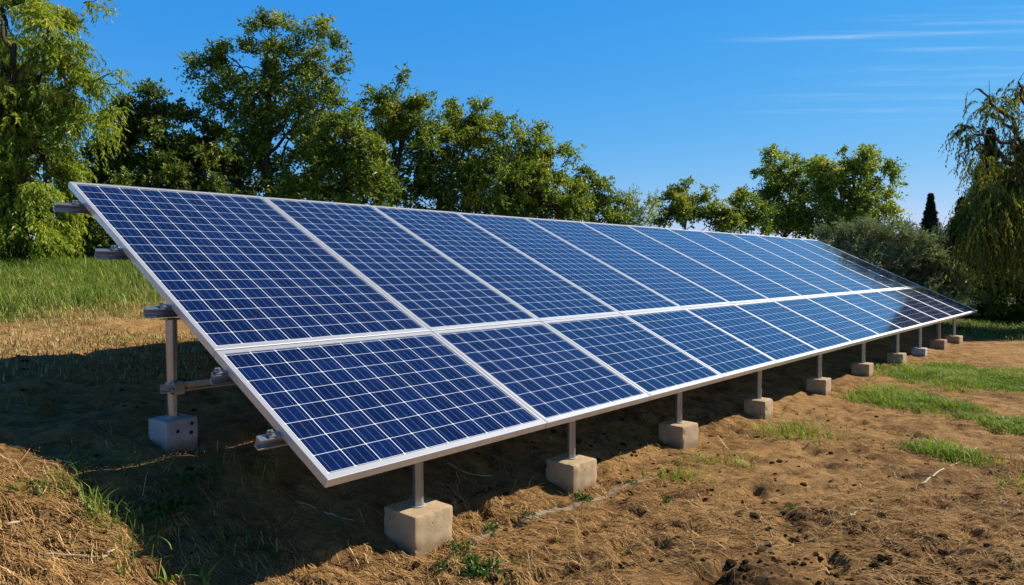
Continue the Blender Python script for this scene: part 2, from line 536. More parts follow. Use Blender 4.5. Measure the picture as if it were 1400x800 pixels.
def ground_z(x, y, detail=True):
    x = np.asarray(x, dtype=float); y = np.asarray(y, dtype=float)
    z = g0(x, y)
    d = np.hypot(x, y)
    z = z + .05 * fbm(x * .45 + 3, y * .45, 3) * np.clip(1.2 - d / 60, .1, 1)
    if detail:
        near = np.clip(1.15 - d / 22, 0, 1)
        z = z + near * (.055 * fbm(x * 2.1, y * 2.6 + 9, 3) + .044 * fbm(x * 7.3 + 40, y * 8.5, 3, .6) + .016 * fbm(x * 17 + 4, y * 21, 2))
        # raked ridges of straw and soil, bending a little
        w = vnoise(x * .5 + 8, y * .5) * 3
        z = z + near * .052 * fbm(x * 1.3 + 60, y * 9 + w * 2.0, 3)
        # scuffs and hoof-sized hollows
        p = fbm(x * 5.2 + 90, y * 6.4 + 30, 3)
        z = z - near * .060 * np.clip((p - .13) * 6, 0, 1)
    return z


def axis_coords(lo, hi, d0, near_lo, near_hi, grow):
    c = list(np.arange(near_lo, near_hi + d0 * .5, d0))
    d = d0; v = c[-1]; up = []
    while v < hi:
        d *= grow; v += d; up.append(v)
    d = d0; v = c[0]; dn = []
    while v > lo:
        d *= grow; v -= d; dn.append(v)
    return np.array(dn[::-1] + c + up)


gx = axis_coords(-600, 600, .028, -3.2, 6.2, 1.022)
gy = axis_coords(-80, 900, .028, 1.8, 7.2, 1.022)
GX, GY = np.meshgrid(gx, gy)
GZ = ground_z(GX, GY)


def in_patch(x, y, pc):
    cx, cy, ra, rb, th = pc
    c, s = math.cos(th), math.sin(th)
    u = (x - cx) * c + (y - cy) * s; v = -(x - cx) * s + (y - cy) * c
    return np.sqrt((u / ra) ** 2 + (v / rb) ** 2)


def gpt(px, py):
    """where the sight line through a point of the photograph meets the ground"""
    r = ray(px, py); t = 1.0
    for _ in range(3):
        lo, hi = .5, 60.0
        for _ in range(40):
            mid_ = (lo + hi) / 2; p = r * mid_
            if p[2] + CAM_H > float(ground_z(p[0], p[1], False)): lo = mid_
            else: hi = mid_
    return r * lo + np.array([0, 0, CAM_H])


def meadow_cover(x, y):
    a, h = a_of(x, y), h_of(x, y)
    hill = np.clip((h - 4.9 + 4.5 * fbm(x * .5, y * .5, 4, .6)) / 2.4, 0, 1)
    far = np.clip((a - 14.9 + 2.5 * fbm(x * .6, y * .6, 3)) / 1.5, 0, 1)
    return np.maximum(hill, far * .9)


def patch_cover(x, y):
    m = 0 * x
    for pc in PATCH:
        e = in_patch(x, y, pc) + .5 * fbm(x * 2.2, y * 2.2, 3)
        m = np.maximum(m, np.clip((1.05 - e) / .3, 0, 1))
    return m


def patch_from(pxl, pyl, pxr, pyr, halfpx):
    """a patch of turf lying between two points of the ground"""
    p, q = gpt(pxl, pyl), gpt(pxr, pyr)
    mid_ = (p + q) / 2; d = q - p
    wide = np.linalg.norm(gpt((pxl + pxr) / 2, (pyl + pyr) / 2 - halfpx) - gpt((pxl + pxr) / 2, (pyl + pyr) / 2 + halfpx)) / 2
    return (mid_[0], mid_[1], np.linalg.norm(d[:2]) / 2 * 1.05, wide, math.atan2(d[1], d[0]))


PATCH = [patch_from(1236, 496, 1470, 545, 17), patch_from(1170, 530, 1345, 572, 14), patch_from(1222, 603, 1372, 640, 9),
         patch_from(1372, 574, 1440, 598, 11)]

cover = np.maximum(meadow_cover(GX, GY), patch_cover(GX, GY) * .45)
straw_cover = np.clip(.22 + 1.1 * fbm(GX * .9 + 5, GY * 1.3, 4, .6) + .35 * np.clip((h_of(GX, GY) - 2.5) / 2, 0, 1)
                      + .25 * np.clip((1.0 - a_of(GX, GY)) / 2, 0, 1), 0, 1)
ny, nx = GX.shape
vid = np.arange(nx * ny).reshape(ny, nx)
quads = np.stack([vid[:-1, :-1], vid[:-1, 1:], vid[1:, 1:], vid[1:, :-1]], -1).reshape(-1, 4)
gobj = np_mesh('ground', np.stack([GX, GY, GZ], -1).reshape(-1, 3), quads.ravel(), np.full(len(quads), 4), M_GROUND, smooth_shade=True)
dug = 0 * GX
for px_, py_, rr_ in ((1130, 712, .34), (1100, 700, .22), (1165, 728, .26), (1200, 702, .2), (1255, 735, .2), (865, 694, .12), (1320, 760, .25), (1020, 790, .3), (1240, 790, .3), (800, 770, .2), (1380, 700, .25), (1260, 650, .25), (940, 760, .22)):
    c_ = gpt(px_, py_)
    dug = np.maximum(dug, np.clip(1.3 - np.hypot(GX - c_[0], (GY - c_[1])) / rr_, 0, 1))
for nm, arr in (('grass_cover', cover), ('straw_cover', straw_cover), ('dug_soil', dug)):
    at_ = gobj.data.attributes.new(nm, 'FLOAT', 'POINT'); at_.data.foreach_set('value', arr.ravel().astype(np.float32))
tag(gobj, 'bare brown soil strewn with dry straw, rising to a slope behind the panels', 'ground', kind='structure')

# ------------------------------------------------------------------ the solar array
TILT = 0.44317
Z0 = CAM_H - 0.90938
SL = HH * math.cos(TILT) + UP * math.sin(TILT)
NN = np.cross(AX, SL)
ORG = np.array([-0.78216, 3.0, Z0])
W1, W, L1, LG, L2 = 1.48921, 1.15134, 1.06262, .0901, 2.35946
GAP = .008
L_LO = L1 + LG / 2
L_UP = L2 + LG / 2
ROT = Matrix(((AX[0], SL[0], NN[0]), (AX[1], SL[1], NN[1]), (AX[2], SL[2], NN[2])))
TH = .042
LIP = .025


def panel_meshes(w, l, nc, nr):
    """aluminium frame and the glazed cell sheet, lying flat: x along the row, y up the slope, z out of the face"""
    fr = MB(); e = GAP / 2
    x0, x1, y0, y1 = e, w - e, e, l - e
    big = .036
    outer = [(x0, y0), (x1, y0), (x1, y1), (x0, y1)]
    inner = [(x0 + LIP, y0 + big), (x1 - LIP, y0 + big), (x1 - LIP, y1 - big), (x0 + LIP, y1 - big)]
    c = .0022
    o2 = [(x0 + c, y0 + c), (x1 - c, y0 + c), (x1 - c, y1 - c), (x0 + c, y1 - c)]
    v = [(*p, -TH) for p in outer] + [(*p, -c) for p in outer] + [(*p, 0) for p in o2] + [(*p, 0) for p in inner] + [(*p, -.006) for p in inner]
    inb = [(x0 + .004, y0 + .004), (x1 - .004, y0 + .004), (x1 - .004, y1 - .004), (x0 + .004, y1 - .004)]
    v += [(*p, -TH) for p in inb] + [(*p, -.010) for p in inb]
    f = []
    for i in range(4):
        j = (i + 1) % 4
        for k in range(4): f.append((k * 4 + i, k * 4 + j, (k + 1) * 4 + j, (k + 1) * 4 + i))
        f.append((i, 20 + i, 20 + j, j)); f.append((20 + i, 24 + i, 24 + j, 20 + j))
    fr.add(v, f)
    cs = MB()
    xi0, xi1, yi0, yi1 = x0 + .006, x1 - .006, y0 + .006, y1 - .006
    cs.add([(xi0, yi0, -.005), (xi1, yi0, -.005), (xi1, yi1, -.005), (xi0, yi1, -.005)], [(0, 1, 2, 3)], 0)
    cs.add([(xi0, yi0, -.010), (xi1, yi0, -.010), (xi1, yi1, -.010), (xi0, yi1, -.010)], [(3, 2, 1, 0)], 1)
    fo = fr.build('frame', M_FRAME)
    co = cs.build('cell_sheet', [M_CELL, M_BACK])
    uvl = co.data.uv_layers.new(name='UVMap')
    mx, my = .008, .010
    for lp in co.data.loops:
        p = co.data.vertices[lp.vertex_index].co
        uvl.data[lp.index].uv = ((p.x - x0 - LIP - mx) / (x1 - x0 - 2 * LIP - 2 * mx) * nc, (p.y - y0 - big - my) / (y1 - y0 - 2 * big - 2 * my) * nr)
    return fo, co


ORD = ['first', 'second', 'third', 'fourth', 'fifth', 'sixth', 'seventh', 'eighth', 'ninth', 'tenth', 'eleventh', 'twelfth', 'thirteenth']
protos = {}
for key, args in {'w1l': (W1, L_LO, 10, 8), 'wl': (W, L_LO, 8, 8), 'w1u': (W1, L_UP, 10, 18), 'wu': (W, L_UP, 8, 18)}.items():
    protos[key] = panel_meshes(*args)
used = set()
for row, (off, ln, rname) in enumerate(((0, L_LO, 'lower'), (L_LO, L_UP, 'upper'))):
    for i in range(13):
        a = 0 if i == 0 else W1 + W * (i - 1)
        key = ('w1' if i == 0 else 'w') + rname[0]
        root = bpy.data.objects.new('solar_panel', None); C.objects.link(root); root.empty_display_size = .1
        jit = Matrix.Rotation(math.radians(random.uniform(-.12, .12)), 3, 'Y') @ Matrix.Rotation(math.radians(random.uniform(-.10, .10)), 3, 'X')
        m4 = (ROT @ jit).to_4x4(); m4.translation = Vector(ORG + AX * a + SL * off)
        root.matrix_world = m4
        fo, co = protos[key]
        if key in used: fo = fo.copy(); co = co.copy(); C.objects.link(fo); C.objects.link(co)
        used.add(key)
        fo.parent = root; co.parent = root
        if i == 0: lb = f'wide {"short" if row == 0 else "tall"} blue solar panel, nearest one of the {rname} row'
        elif i == 12: lb = f'{"short" if row == 0 else "tall"} blue solar panel at the far right end of the {rname} row'
        else: lb = f'{"short" if row == 0 else "tall"} blue solar panel, {ORD[i]} from the near left end of the {rname} row'
        tag(root, lb, 'solar panel', f'solar panels of the {rname} row')

LEN = W1 + 12 * W
# mounting rails: C-shaped channels under the frames; the left ends stick out beyond the panels
RAIL_H, RAIL_W = .054, .040
prof = [(-.020, 0), (.020, 0), (.020, -.008), (-.008, -.012), (-.008, -.042), (.020, -.046), (.020, -.054), (-.020, -.054),
        (-.020, -.046), (-.014, -.042), (-.014, -.012), (-.020, -.008)]
rails = [(.406, -.10, 'lowest'), (.956, -.065, 'second lowest'), (1.67, -.13, 'middle'), (2.436, -.14, 'second highest'), (3.18, -.165, 'highest')]
rail_txt = {'lowest': 'silver channel rail whose end pokes out beside the lowest panel corner',
            'second lowest': 'silver rail with its end clamped just under the white seam between both rows',
            'middle': 'silver channel rail resting on top of the tall back post, end poking out left',
            'second highest': 'silver channel rail whose end pokes out left in front of the green grass',
            'highest': 'silver channel rail poking out left near the top corner, in front of trees'}
for sd, a0, nm in rails:
    p0 = ORG + SL * sd - NN * (TH + .001) + AX * a0
    root = empty('mounting_rail', tuple(p0))
    mb = MB(); mb.extrude([(-x, z) for x, z in prof][::-1], (0, 0, 0), AX * (LEN - a0 - .12), SL, NN)
    mb.build('channel', M_RAIL, root)
    for ac in [(-a0 - .02)]:
        cb = MB()
        fr_ = lambda v, ac=ac: v[:, :1] * AX + v[:, 1:2] * SL + v[:, 2:] * NN
        cb.box((ac - .035, -.016, .0005), (ac + .018, .016, .010), frame=fr_)
        cb.box((ac - .035, .006, .010), (ac - .008, .016, .026), frame=fr_)
        cb.tube([fr_(np.array([[ac - .018, -.003, .010]]))[0], fr_(np.array([[ac - .018, -.003, .028]]))[0]], .007, 6)
        cb.build('clamp', M_GALV, root)
    tag(root, rail_txt[nm], 'rail', 'mounting rails under the panels')


def footing_mesh(e, hgt, mat, holes=False, bev=.014):
    import bmesh
    bm = bmesh.new(); bmesh.ops.create_cube(bm, size=1)
    for v in bm.verts: v.co = (v.co.x * e, v.co.y * e, -.10 if v.co.z < 0 else hgt)
    bmesh.ops.bevel(bm, geom=list(bm.edges), offset=bev, segments=2, profile=.6, affect='EDGES')
    bmesh.ops.subdivide_edges(bm, edges=[q for q in bm.edges if q.calc_length() > .05], cuts=11, use_grid_fill=True)
    sd = random.uniform(0, 50)
    for v in bm.verts:
        x, y, z = v.co
        n1 = float(fbm(np.array(x * 14 + sd), np.array(y * 14 + z * 23 + sd), 3)); n2 = float(fbm(np.array(y * 40 + sd), np.array(z * 40 + x * 31), 2))
        k = sum(1 for q, lim in ((abs(x), e / 2), (abs(y), e / 2), (hgt - z, 0)) if abs(q - lim) < bev * 1.1)
        chip = max(0, n2 - .20) * .05 if k >= 2 else 0
        v.co = Vector((x * (1 - chip / e * 1.6), y * (1 - chip / e * 1.6), z - (chip * .8 if z > 0 else 0))) + Vector((x, y, .3 * z)).normalized() * n1 * .006
    bm.verts.index_update()
    mb = MB(); mb.add([tuple(v.co) for v in bm.verts], [[v.index for v in q.verts] for q in bm.faces]); bm.free()
    o = mb.build('concrete_footing', mat)
    shade_auto(o, 40)
    return o


def tube_post(z0, z1, r, name, parent, mat=M_GALV, loc=(0, 0, 0)):
    mb = MB()
    n = 20; zs = [z0, z1]
    mb.tube([(loc[0], loc[1], z) for z in zs], r, n)
    o = mb.build(name, mat, parent); shade_auto(o, 40)
    return o


YAW = math.atan2(AX[1], AX[0])
M_GALV_BROWN = m_alu('brown_stained_steel', (.33, .22, .14), .6, .45)
fa = [.655, 1.945, 3.35, 4.90, 6.56, 8.20, 9.88, 11.27, 12.66, 13.98]
FH = .175
flab = ['nearest front post, standing in the biggest square concrete block',
        'front post in a rounded concrete block with a weed touching its corner',
        'front post in tan concrete block, third from the near end',
        'front post in worn round-shouldered concrete block, fourth from the near end',
        'front post in tan concrete block, fifth from the near end',
        'front post in tan concrete block just left of the middle grass patch',
        'front post in concrete block at the near tip of the largest grass patch',
        'front post in pale grey block half hidden behind the grass',
        'brownish front post in a reddish concrete block, second from the far end',
        'last front post in long concrete block at the far right end']
dims = [(.250, .165, .010), (.245, .16, .026), (.225, .15, .014), (.215, .15, .030), (.215, .15, .012), (.215, .15, .012), (.215, .16, .012), (.20, .12, .012), (.23, .16, .012), (.25, .13, .012)]
for i, a in enumerate(fa):
    p = ORG + AX * a + HH * FH
    gz = float(ground_z(p[0], p[1], False))
    root = empty('support_post', (p[0], p[1], gz), YAW + math.radians(random.uniform(-4, 4)))
    zt = ORG[2] + FH * math.tan(TILT) - (TH + .012) / math.cos(TILT) - gz
    e, hg, bv = dims[i]
    fo = footing_mesh(e, hg, M_CONC_GREY if i == 7 else M_CONC_RUST if i == 8 else M_CONC, bev=bv); fo.parent = root
    tube_post(hg - .02, zt - .024, .0285 if i < 4 else .031, 'pole', root, M_GALV_BROWN if i == 8 else M_GALV)
    mb = MB(); mb.tube([(0, 0, hg - .002), (0, 0, hg + .006)], .040, 18); o = mb.build('grout_collar', M_CONC_GREY, root); shade_auto(o)
    mb = MB(); mb.box((-.045, -.030, zt - .030), (.045, .030, zt - .022))
    mb.build('saddle', M_GALV, root)
    tag(root, flab[i], 'support post', 'front posts in concrete blocks')

BH = 1.52
ba = [.005, 2.55, 5.3, 8.1, 10.9, 13.6]
for i, a in enumerate(ba):
    p = ORG + AX * a + HH * BH
    gz = float(ground_z(p[0], p[1], False))
    root = empty('support_post', (p[0], p[1], gz), YAW + (math.radians(8) if i == 0 else math.radians(random.uniform(-4, 4))))
    zt = ORG[2] + BH * math.tan(TILT) - (TH + RAIL_H + .004) / math.cos(TILT) - gz
    fo = footing_mesh(.19, .14, M_CONC_GREY, bev=.016); fo.parent = root
    tube_post(.12, zt + .004, .031, 'pole', root)
    mb = MB(); mb.tube([(0, 0, .138), (0, 0, .146)], .045, 18); o = mb.build('grout_collar', M_CONC_GREY, root); shade_auto(o)
    mb = MB(); mb.box((-.045, -.035, zt - .004), (.045, .035, zt + .004)); mb.build('saddle', M_GALV, root)
    if i == 0:
        t_ = NT('dark_hole'); hole = t_.done(t_.bsdf((.02, .018, .016), .9))
        for (hx, hz_) in ((-.03, .075), (.055, .105), (.05, .055)):   # cast-in holes on the front face
            mb = MB(); mb.tube([(hx, -.0965, hz_), (hx, -.0945, hz_)], .011, 10); mb.build('cast_hole', hole, fo)
        tag(root, 'tall round back post in a small grey concrete block left of the panels', 'support post', 'back posts under the panels')
    else:
        tag(root, f'back post in the shade under the panels, {ORD[i]} from the near end', 'support post', 'back posts under the panels')

# brace beam that ties the back posts together, clamped to the first one
pz = CAM_H - .635
pb = ORG + AX * (-.085) + HH * (BH - .065); pb[2] = CAM_H - .655
root = empty('brace_beam', tuple(pb))
mb = MB(); mb.extrude([(-x * .8, z * .85) for x, z in prof][::-1], (0, 0, 0), AX * 13.9, HH, UP); mb.build('channel', M_RAIL, root)
cb = MB(); cb.tube([(AX * .09 + HH * .065 + UP * (-.055)), (AX * .09 + HH * .065 + UP * .0)], .040, 18); cb.box((.062, -.028, -.060), (.118, .03, .006), frame=lambda v: v[:, :1] * AX + v[:, 1:2] * HH + v[:, 2:] * UP)
cb.build('pipe_clamp', M_GALV, root)
cb = MB()
for bx in (.045, .135): cb.tube([AX * bx - HH * .04 - UP * .03, AX * bx + HH * .03 - UP * .03], .008, 6)
cb.build('bolt', M_GALV, root)
tag(root, 'horizontal metal beam clamped low across the tall back post', 'brace beam')
# grey cable hanging down the back post
pc = ORG + AX * (.005) + HH * BH; gz = float(ground_z(pc[0], pc[1], False))
mb = MB(); q = []
for t_ in np.linspace(0, 1, 16):
    q.append(pc * np.array([1, 1, 0]) - HH * (.037 + .006 * math.sin(t_ * 7)) + AX * (-.012 + .045 * t_ * t_ + .006 * math.sin(9 * t_)) + UP * (CAM_H - .68 - t_ * .26))
mb.tube(q, .0045, 6); t_ = NT('grey_cable'); tag(mb.build('cable', t_.done(t_.bsdf((.42, .42, .42), .5)), None, True), 'thin pale cable dangling down the tall back post', 'cable')

# ------------------------------------------------------------------ foliage


def kites(pos, ldir, nor, ln, wd, fold=.18):
    """one folded leaf per row: base, left, tip, right"""
    side = nrm(np.cross(ldir, nor)); n2 = np.cross(side, ldir)
    ln = ln[:, None]; wd = wd[:, None]
    b = pos; tip = pos + ldir * ln - n2 * ln * .12
    mid_ = pos + ldir * ln * .45
    l = mid_ + side * wd * .5 + n2 * wd * fold; r = mid_ - side * wd * .5 + n2 * wd * fold
    return np.stack([b, r, tip, l], 1)


def leaves_mesh(name, K, tint, mat, parent):
    n = len(K)
    v = K.reshape(-1, 3)
    i = np.arange(n) * 4
    f = np.stack([i, i + 1, i + 2, i, i + 2, i + 3], 1).ravel()
    return np_mesh(name, v, f, np.full(n * 2, 3), mat, parent, face_attr={'tint': np.repeat(tint, 2)})


def sprays(S, D, L, droop, k, leaf_l, leaf_w, rng, splay=.9, t0=.15, tipper=0.0, up_bias=.6):
    """leafy twigs: from S along D, sinking with droop; k leaves alternating along each"""
    n = len(S)
    t = np.linspace(t0, 1, k)[None, :] + rng.uniform(-.5, .5, (n, k)) / k
    down = -UP
    P = S[:, None] + D[:, None] * (L[:, None] * t)[..., None] + down * (np.asarray(droop).reshape(-1, 1) * L[:, None] * t ** 2)[..., None]
    T = nrm(D[:, None] + down * (2 * np.asarray(droop).reshape(-1, 1) * t)[..., None])
    rv = rng.normal(0, 1, (n, k, 3))
    side = nrm(np.cross(T, nrm(rv)))
    ld = nrm(T * .65 + side * splay + down * tipper)
    nor = nrm(UP * up_bias * .55 + rng.normal(0, .5, (n, k, 3)) + D[:, None] * .75)
    nor = nrm(nor - ld * (nor * ld).sum(-1, keepdims=True))
    ll = leaf_l * rng.uniform(.65, 1.25, (n, k)); ww = leaf_w * rng.uniform(.7, 1.25, (n, k))
    return kites(P.reshape(-1, 3), ld.reshape(-1, 3), nor.reshape(-1, 3), ll.ravel(), ww.ravel()), P


def bez(p, q, sag, n=7, rng=None, wob=.06):
    t = np.linspace(0, 1, n)[:, None]
    m = p + (q - p) * t + UP * sag * 4 * t * (1 - t)
    if rng is not None:
        m[1:-1] += rng.normal(0, wob * np.linalg.norm(q - p) / n, (n - 2, 3))
    return m


def make_tree(name, label, cat, group, Y, base_px, lobes, leaf, seed, leaf_l=.12, leaf_w=.055, dens=1.0, spray_l=.42, droop=.25, k=9,
              trunk_r=.12, bark=None, tops=(), upness=.55, tint_mu=.45, tint_sd=.22, lit_lobes=None, trunk_top=None, inner=.35, splay=.9, tipper=0.1, ydepth=.9):
    rng = np.random.default_rng(seed)
    s = Y / F_PX
    b = at(base_px, 340, Y); b[2] = float(ground_z(b[0], b[1], False)) - .05
    root = empty(name, tuple(b))
    tag(root, label, cat, group)
    Ks, Ts = [], []
    wood = MB()
    lob = []
    for li, (px, py, rx, ry) in enumerate(lobes):
        rxm, rym = rx * s, ry * s
        dy = rng.uniform(-.5, .5) * rxm * 1.2
        c = at(px, py, Y + dy)
        lob.append((c, np.array([rxm, (rxm + rym) * .5 * ydepth, rym])))
    cz = np.array([l[0] for l in lob])
    topi = int(np.argmax(cz[:, 2]))
    tt = at(*trunk_top, Y) if trunk_top else cz[topi] + np.array([0, 0, .2])
    trunk = bez(b, tt, 0, 9, rng, .25)
    rad = trunk_r * np.linspace(1, .18, 9); rad[0] *= 1.35
    wood.tube(trunk - b, rad, 8)
    for li, (c, r) in enumerate(lob):
        # limb from the trunk to the lobe
        f = np.clip((c[2] - r[2] * .9 - b[2]) / max(tt[2] - b[2], .3) * .8, .12, .92)
        idx = f * 8; i0 = int(idx); p0 = trunk[i0] + (trunk[min(i0 + 1, 8)] - trunk[i0]) * (idx - i0)
        lr = max(trunk_r * .42 * (1 - f * .6), .018)
        wood.tube(bez(p0, c, .10 * np.linalg.norm(c - p0) * .4, 6, rng, .2) - b, np.linspace(lr, lr * .35, 6), 5, cap=False)
        vol = (r[0] * r[1] + r[0] * r[2] + r[1] * r[2]) / 3
        n = int(np.clip(dens * 520 * vol ** .85 + 30, 40, 4200))
        d = nrm(rng.normal(0, 1, (n, 3)))
        # clumps inside the lobe: twigs gather round a few dozen centres
        nc = max(8, int(n / 26))
        cd = nrm(rng.normal(0, 1, (nc, 3))); cr = rng.uniform(inner, 1.0, (nc, 1)) ** .6
        cc = cd * cr
        ci = rng.integers(0, nc, n)
        pos = cc[ci] + d * rng.uniform(0, .24, (n, 1))
        S = c + pos * r
        out = nrm(pos * np.array([1, 1, .8]))
        D = nrm(out * .8 + d * .6 + UP * upness)
        ct = rng.normal(0, 1.25, nc)
        lt = rng.normal(0, .4)
        Lg = spray_l * rng.uniform(.6, 1.3, n)
        K, P = sprays(S, D, Lg, droop * rng.uniform(.6, 1.4, n), k, leaf_l, leaf_w, rng, splay, tipper=tipper)
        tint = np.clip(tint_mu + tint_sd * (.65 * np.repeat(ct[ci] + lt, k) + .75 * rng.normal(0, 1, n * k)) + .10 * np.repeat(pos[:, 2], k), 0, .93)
        yl = rng.random(n * k) < .012; tint[yl] = 1.0
        Ks.append(K); Ts.append(tint)
        for q in rng.choice(nc, min(nc, 7), replace=False):
            wood.tube(bez(c, c + cc[q] * r, .03, 4, rng, .2) - b, np.linspace(lr * .4, .006, 4), 4, cap=False)
    # loose sprigs that break the outline
    for (px, py, lpx, ang, cnt) in tops:
        for _ in range(cnt):
            yy = Y + rng.uniform(-.4, .4)
            th = math.radians(ang + rng.uniform(-22, 22)); ln = lpx * s * rng.uniform(.7, 1.15)
            p0 = at(px + rng.uniform(-6, 6), py + rng.uniform(-3, 3), yy)
            dirv = np.array([math.cos(th), rng.uniform(-.3, .3), math.sin(th)])
            p1 = p0 + nrm(dirv) * ln
            path = bez(p0, p1, -.04 * ln, 5, rng, .25)
            wood.tube(path - b, np.linspace(.012, .005, 5), 4, cap=False)
            m = 7
            S = path[rng.integers(1, 5, m)] + rng.normal(0, .02, (m, 3))
            D = nrm(rng.normal(0, .6, (m, 3)) + nrm(dirv) * .6)
            K, _P = sprays(S, D, np.full(m, .16 + .1 * ln), np.full(m, droop), 7, leaf_l, leaf_w, rng, splay, tipper=tipper)
            Ks.append(K); Ts.append(np.clip(rng.normal(tint_mu + .05, tint_sd, len(K)), 0, .93))
    K = np.concatenate(Ks); T = np.concatenate(Ts)
    wood.build('trunk', bark or M_BARK, root, True)
    leaves_mesh('crown', K - b, T, LEAF[leaf], root)
    return root


TG = 'trees along the top of the slope'
make_tree('feathery_tree', 'tall feathery yellow-green tree with drooping foliage at the far left edge', 'tree', TG, 13.0, 20,
          [(10, 30, 60, 55), (62, 52, 38, 34), (-40, 100, 80, 60), (55, 105, 52, 40), (15, 150, 66, 42), (100, 118, 34, 26), (118, 160, 30, 26),
           (40, 205, 52, 36), (8, 215, 60, 44), (48, 255, 46, 34), (5, 285, 58, 40), (-40, 230, 60, 60), (50, 296, 34, 24), (20, 320, 50, 22), (-30, -20, 60, 50)],
          'feather', 101, .105, .030, 1.7, .40, .6, 14, .20, tops=[(135, 110, 34, 15, 3), (80, 30, 26, 20, 2), (120, 4, 30, -10, 3), (150, 150, 14, 0, 2), (95, 70, 22, 10, 2)],
          upness=.25, tint_mu=.55, tipper=.55, splay=.7, trunk_top=(20, 60))
make_tree('broadleaf_tree', 'round dark green tree right of the feathery tree, above the top left panel', 'tree', TG, 17.0, 235,
          [(200, 155, 40, 30), (170, 180, 26, 30), (245, 190, 44, 38), (290, 205, 34, 32), (195, 215, 42, 38), (250, 240, 50, 36), (300, 250, 34, 34), (180, 262, 44, 36), (150, 222, 26, 26), (146, 262, 26, 24),
           (225, 285, 50, 34), (155, 300, 36, 30), (290, 292, 44, 30)],
          'dark', 102, .125, .060, 1.1, .40, .3, 9, .16, tops=[(200, 132, 16, 90, 3), (235, 160, 16, 70, 2), (165, 160, 14, 110, 2), (270, 180, 14, 80, 2)], trunk_top=(225, 180), tint_mu=.42)
make_tree('broadleaf_tree', 'tallest open-crowned tree with its dark trunk showing through, left of centre', 'tree', TG, 18.0, 362,
          [(372, 62, 26, 26), (330, 92, 34, 22), (285, 100, 22, 16), (432, 62, 26, 22), (385, 100, 44, 30), (440, 100, 24, 28), (345, 130, 34, 26), (405, 140, 42, 32), (315, 140, 30, 26), (440, 150, 22, 28),
           (330, 185, 36, 32), (395, 190, 50, 36), (360, 230, 46, 30), (420, 240, 44, 34), (395, 275, 60, 30), (330, 285, 40, 28)],
          'mid', 103, .105, .050, 1.0, .44, .3, 9, .17, tops=[(370, 42, 18, 90, 4), (275, 92, 20, 150, 3), (440, 46, 18, 60, 3), (310, 80, 16, 110, 2), (455, 85, 16, 20, 2), (420, 52, 16, 100, 2)], trunk_top=(366, 70), tint_mu=.42)
make_tree('broadleaf_tree', 'low rounded leafy tree tucked against the right side of the tallest tree', 'tree', TG, 16.5, 468,
          [(455, 190, 28, 24), (480, 208, 26, 26), (472, 182, 20, 16), (500, 218, 18, 20), (508, 248, 24, 24), (440, 225, 34, 32), (480, 245, 34, 32), (450, 270, 44, 30), (500, 275, 34, 26)],
          'mid', 104, .115, .050, 1.1, .38, .3, 9, .11, tops=[(450, 172, 16, 90, 3), (478, 172, 18, 70, 3), (504, 200, 16, 50, 3), (515, 235, 12, 20, 2)], tint_mu=.46)
make_tree('broadleaf_tree', 'dark pointed leafy tree with a ragged tip just left of centre', 'tree', TG, 19.0, 550,
          [(540, 140, 24, 26), (515, 160, 22, 24), (565, 165, 30, 24), (535, 185, 40, 28), (510, 205, 28, 30), (585, 200, 38, 34), (545, 230, 46, 36), (600, 240, 34, 36), (510, 255, 36, 34), (565, 275, 52, 28), (615, 275, 34, 26)],
          'mid', 105, .115, .050, 1.0, .42, .3, 9, .14, tops=[(540, 122, 28, 80, 4), (510, 140, 24, 120, 3), (500, 158, 16, 160, 2), (572, 142, 18, 60, 2), (590, 165, 14, 60, 2)], tint_mu=.40, tint_sd=.27)
make_tree('broadleaf_tree', 'leafy tree with a flat tufted top in the middle of the row', 'tree', TG, 19.5, 648,
          [(628, 172, 22, 20), (660, 175, 26, 22), (690, 190, 20, 20), (640, 205, 38, 28), (680, 220, 34, 32), (625, 240, 34, 34), (665, 255, 46, 32), (705, 260, 30, 30), (650, 282, 60, 24)],
          'mid', 106, .115, .050, 1.0, .40, .3, 9, .13, tops=[(620, 158, 18, 100, 3), (652, 156, 18, 85, 3), (680, 165, 14, 70, 2), (698, 178, 14, 50, 2)], tint_mu=.46, tint_sd=.27)
make_tree('broadleaf_tree', 'leafy tree sloping down to the right with one long stray sprig', 'tree', TG, 20.0, 742,
          [(732, 198, 20, 18), (748, 222, 26, 24), (715, 235, 30, 30), (765, 250, 24, 26), (735, 262, 40, 28), (780, 275, 20, 20), (750, 285, 46, 20), (710, 282, 34, 22)],
          'mid', 107, .115, .050, 1.0, .38, .3, 9, .11, tops=[(730, 186, 14, 85, 2), (765, 228, 34, 55, 3), (758, 210, 14, 50, 2), (785, 258, 14, 40, 2)], tint_mu=.46, tint_sd=.25)
make_tree('young_tree', 'small yellow-green tree at the low right end of the hedge of trees', 'tree', TG, 22.0, 812,
          [(802, 252, 14, 14), (815, 268, 22, 18), (798, 282, 22, 16), (835, 286, 24, 14), (820, 300, 40, 14)],
          'bright', 108, .13, .055, .9, .36, .25, 8, .07, tops=[(800, 245, 14, 95, 2), (825, 258, 12, 60, 2), (845, 280, 14, 70, 2)], tint_mu=.42)
make_tree('wispy_shrub', 'thin wispy shrub poking above the panels in the gap right of the trees', 'shrub', None, 22.5, 868,
          [(852, 290, 16, 11), (878, 292, 14, 11), (866, 304, 30, 9)],
          'mid', 109, .11, .030, .8, .36, .2, 8, .04, tops=[(850, 285, 20, 100, 4), (870, 285, 24, 85, 5), (885, 288, 22, 70, 4), (860, 288, 18, 95, 3)], tint_mu=.55)
RG = 'trees beyond the far end of the panels'
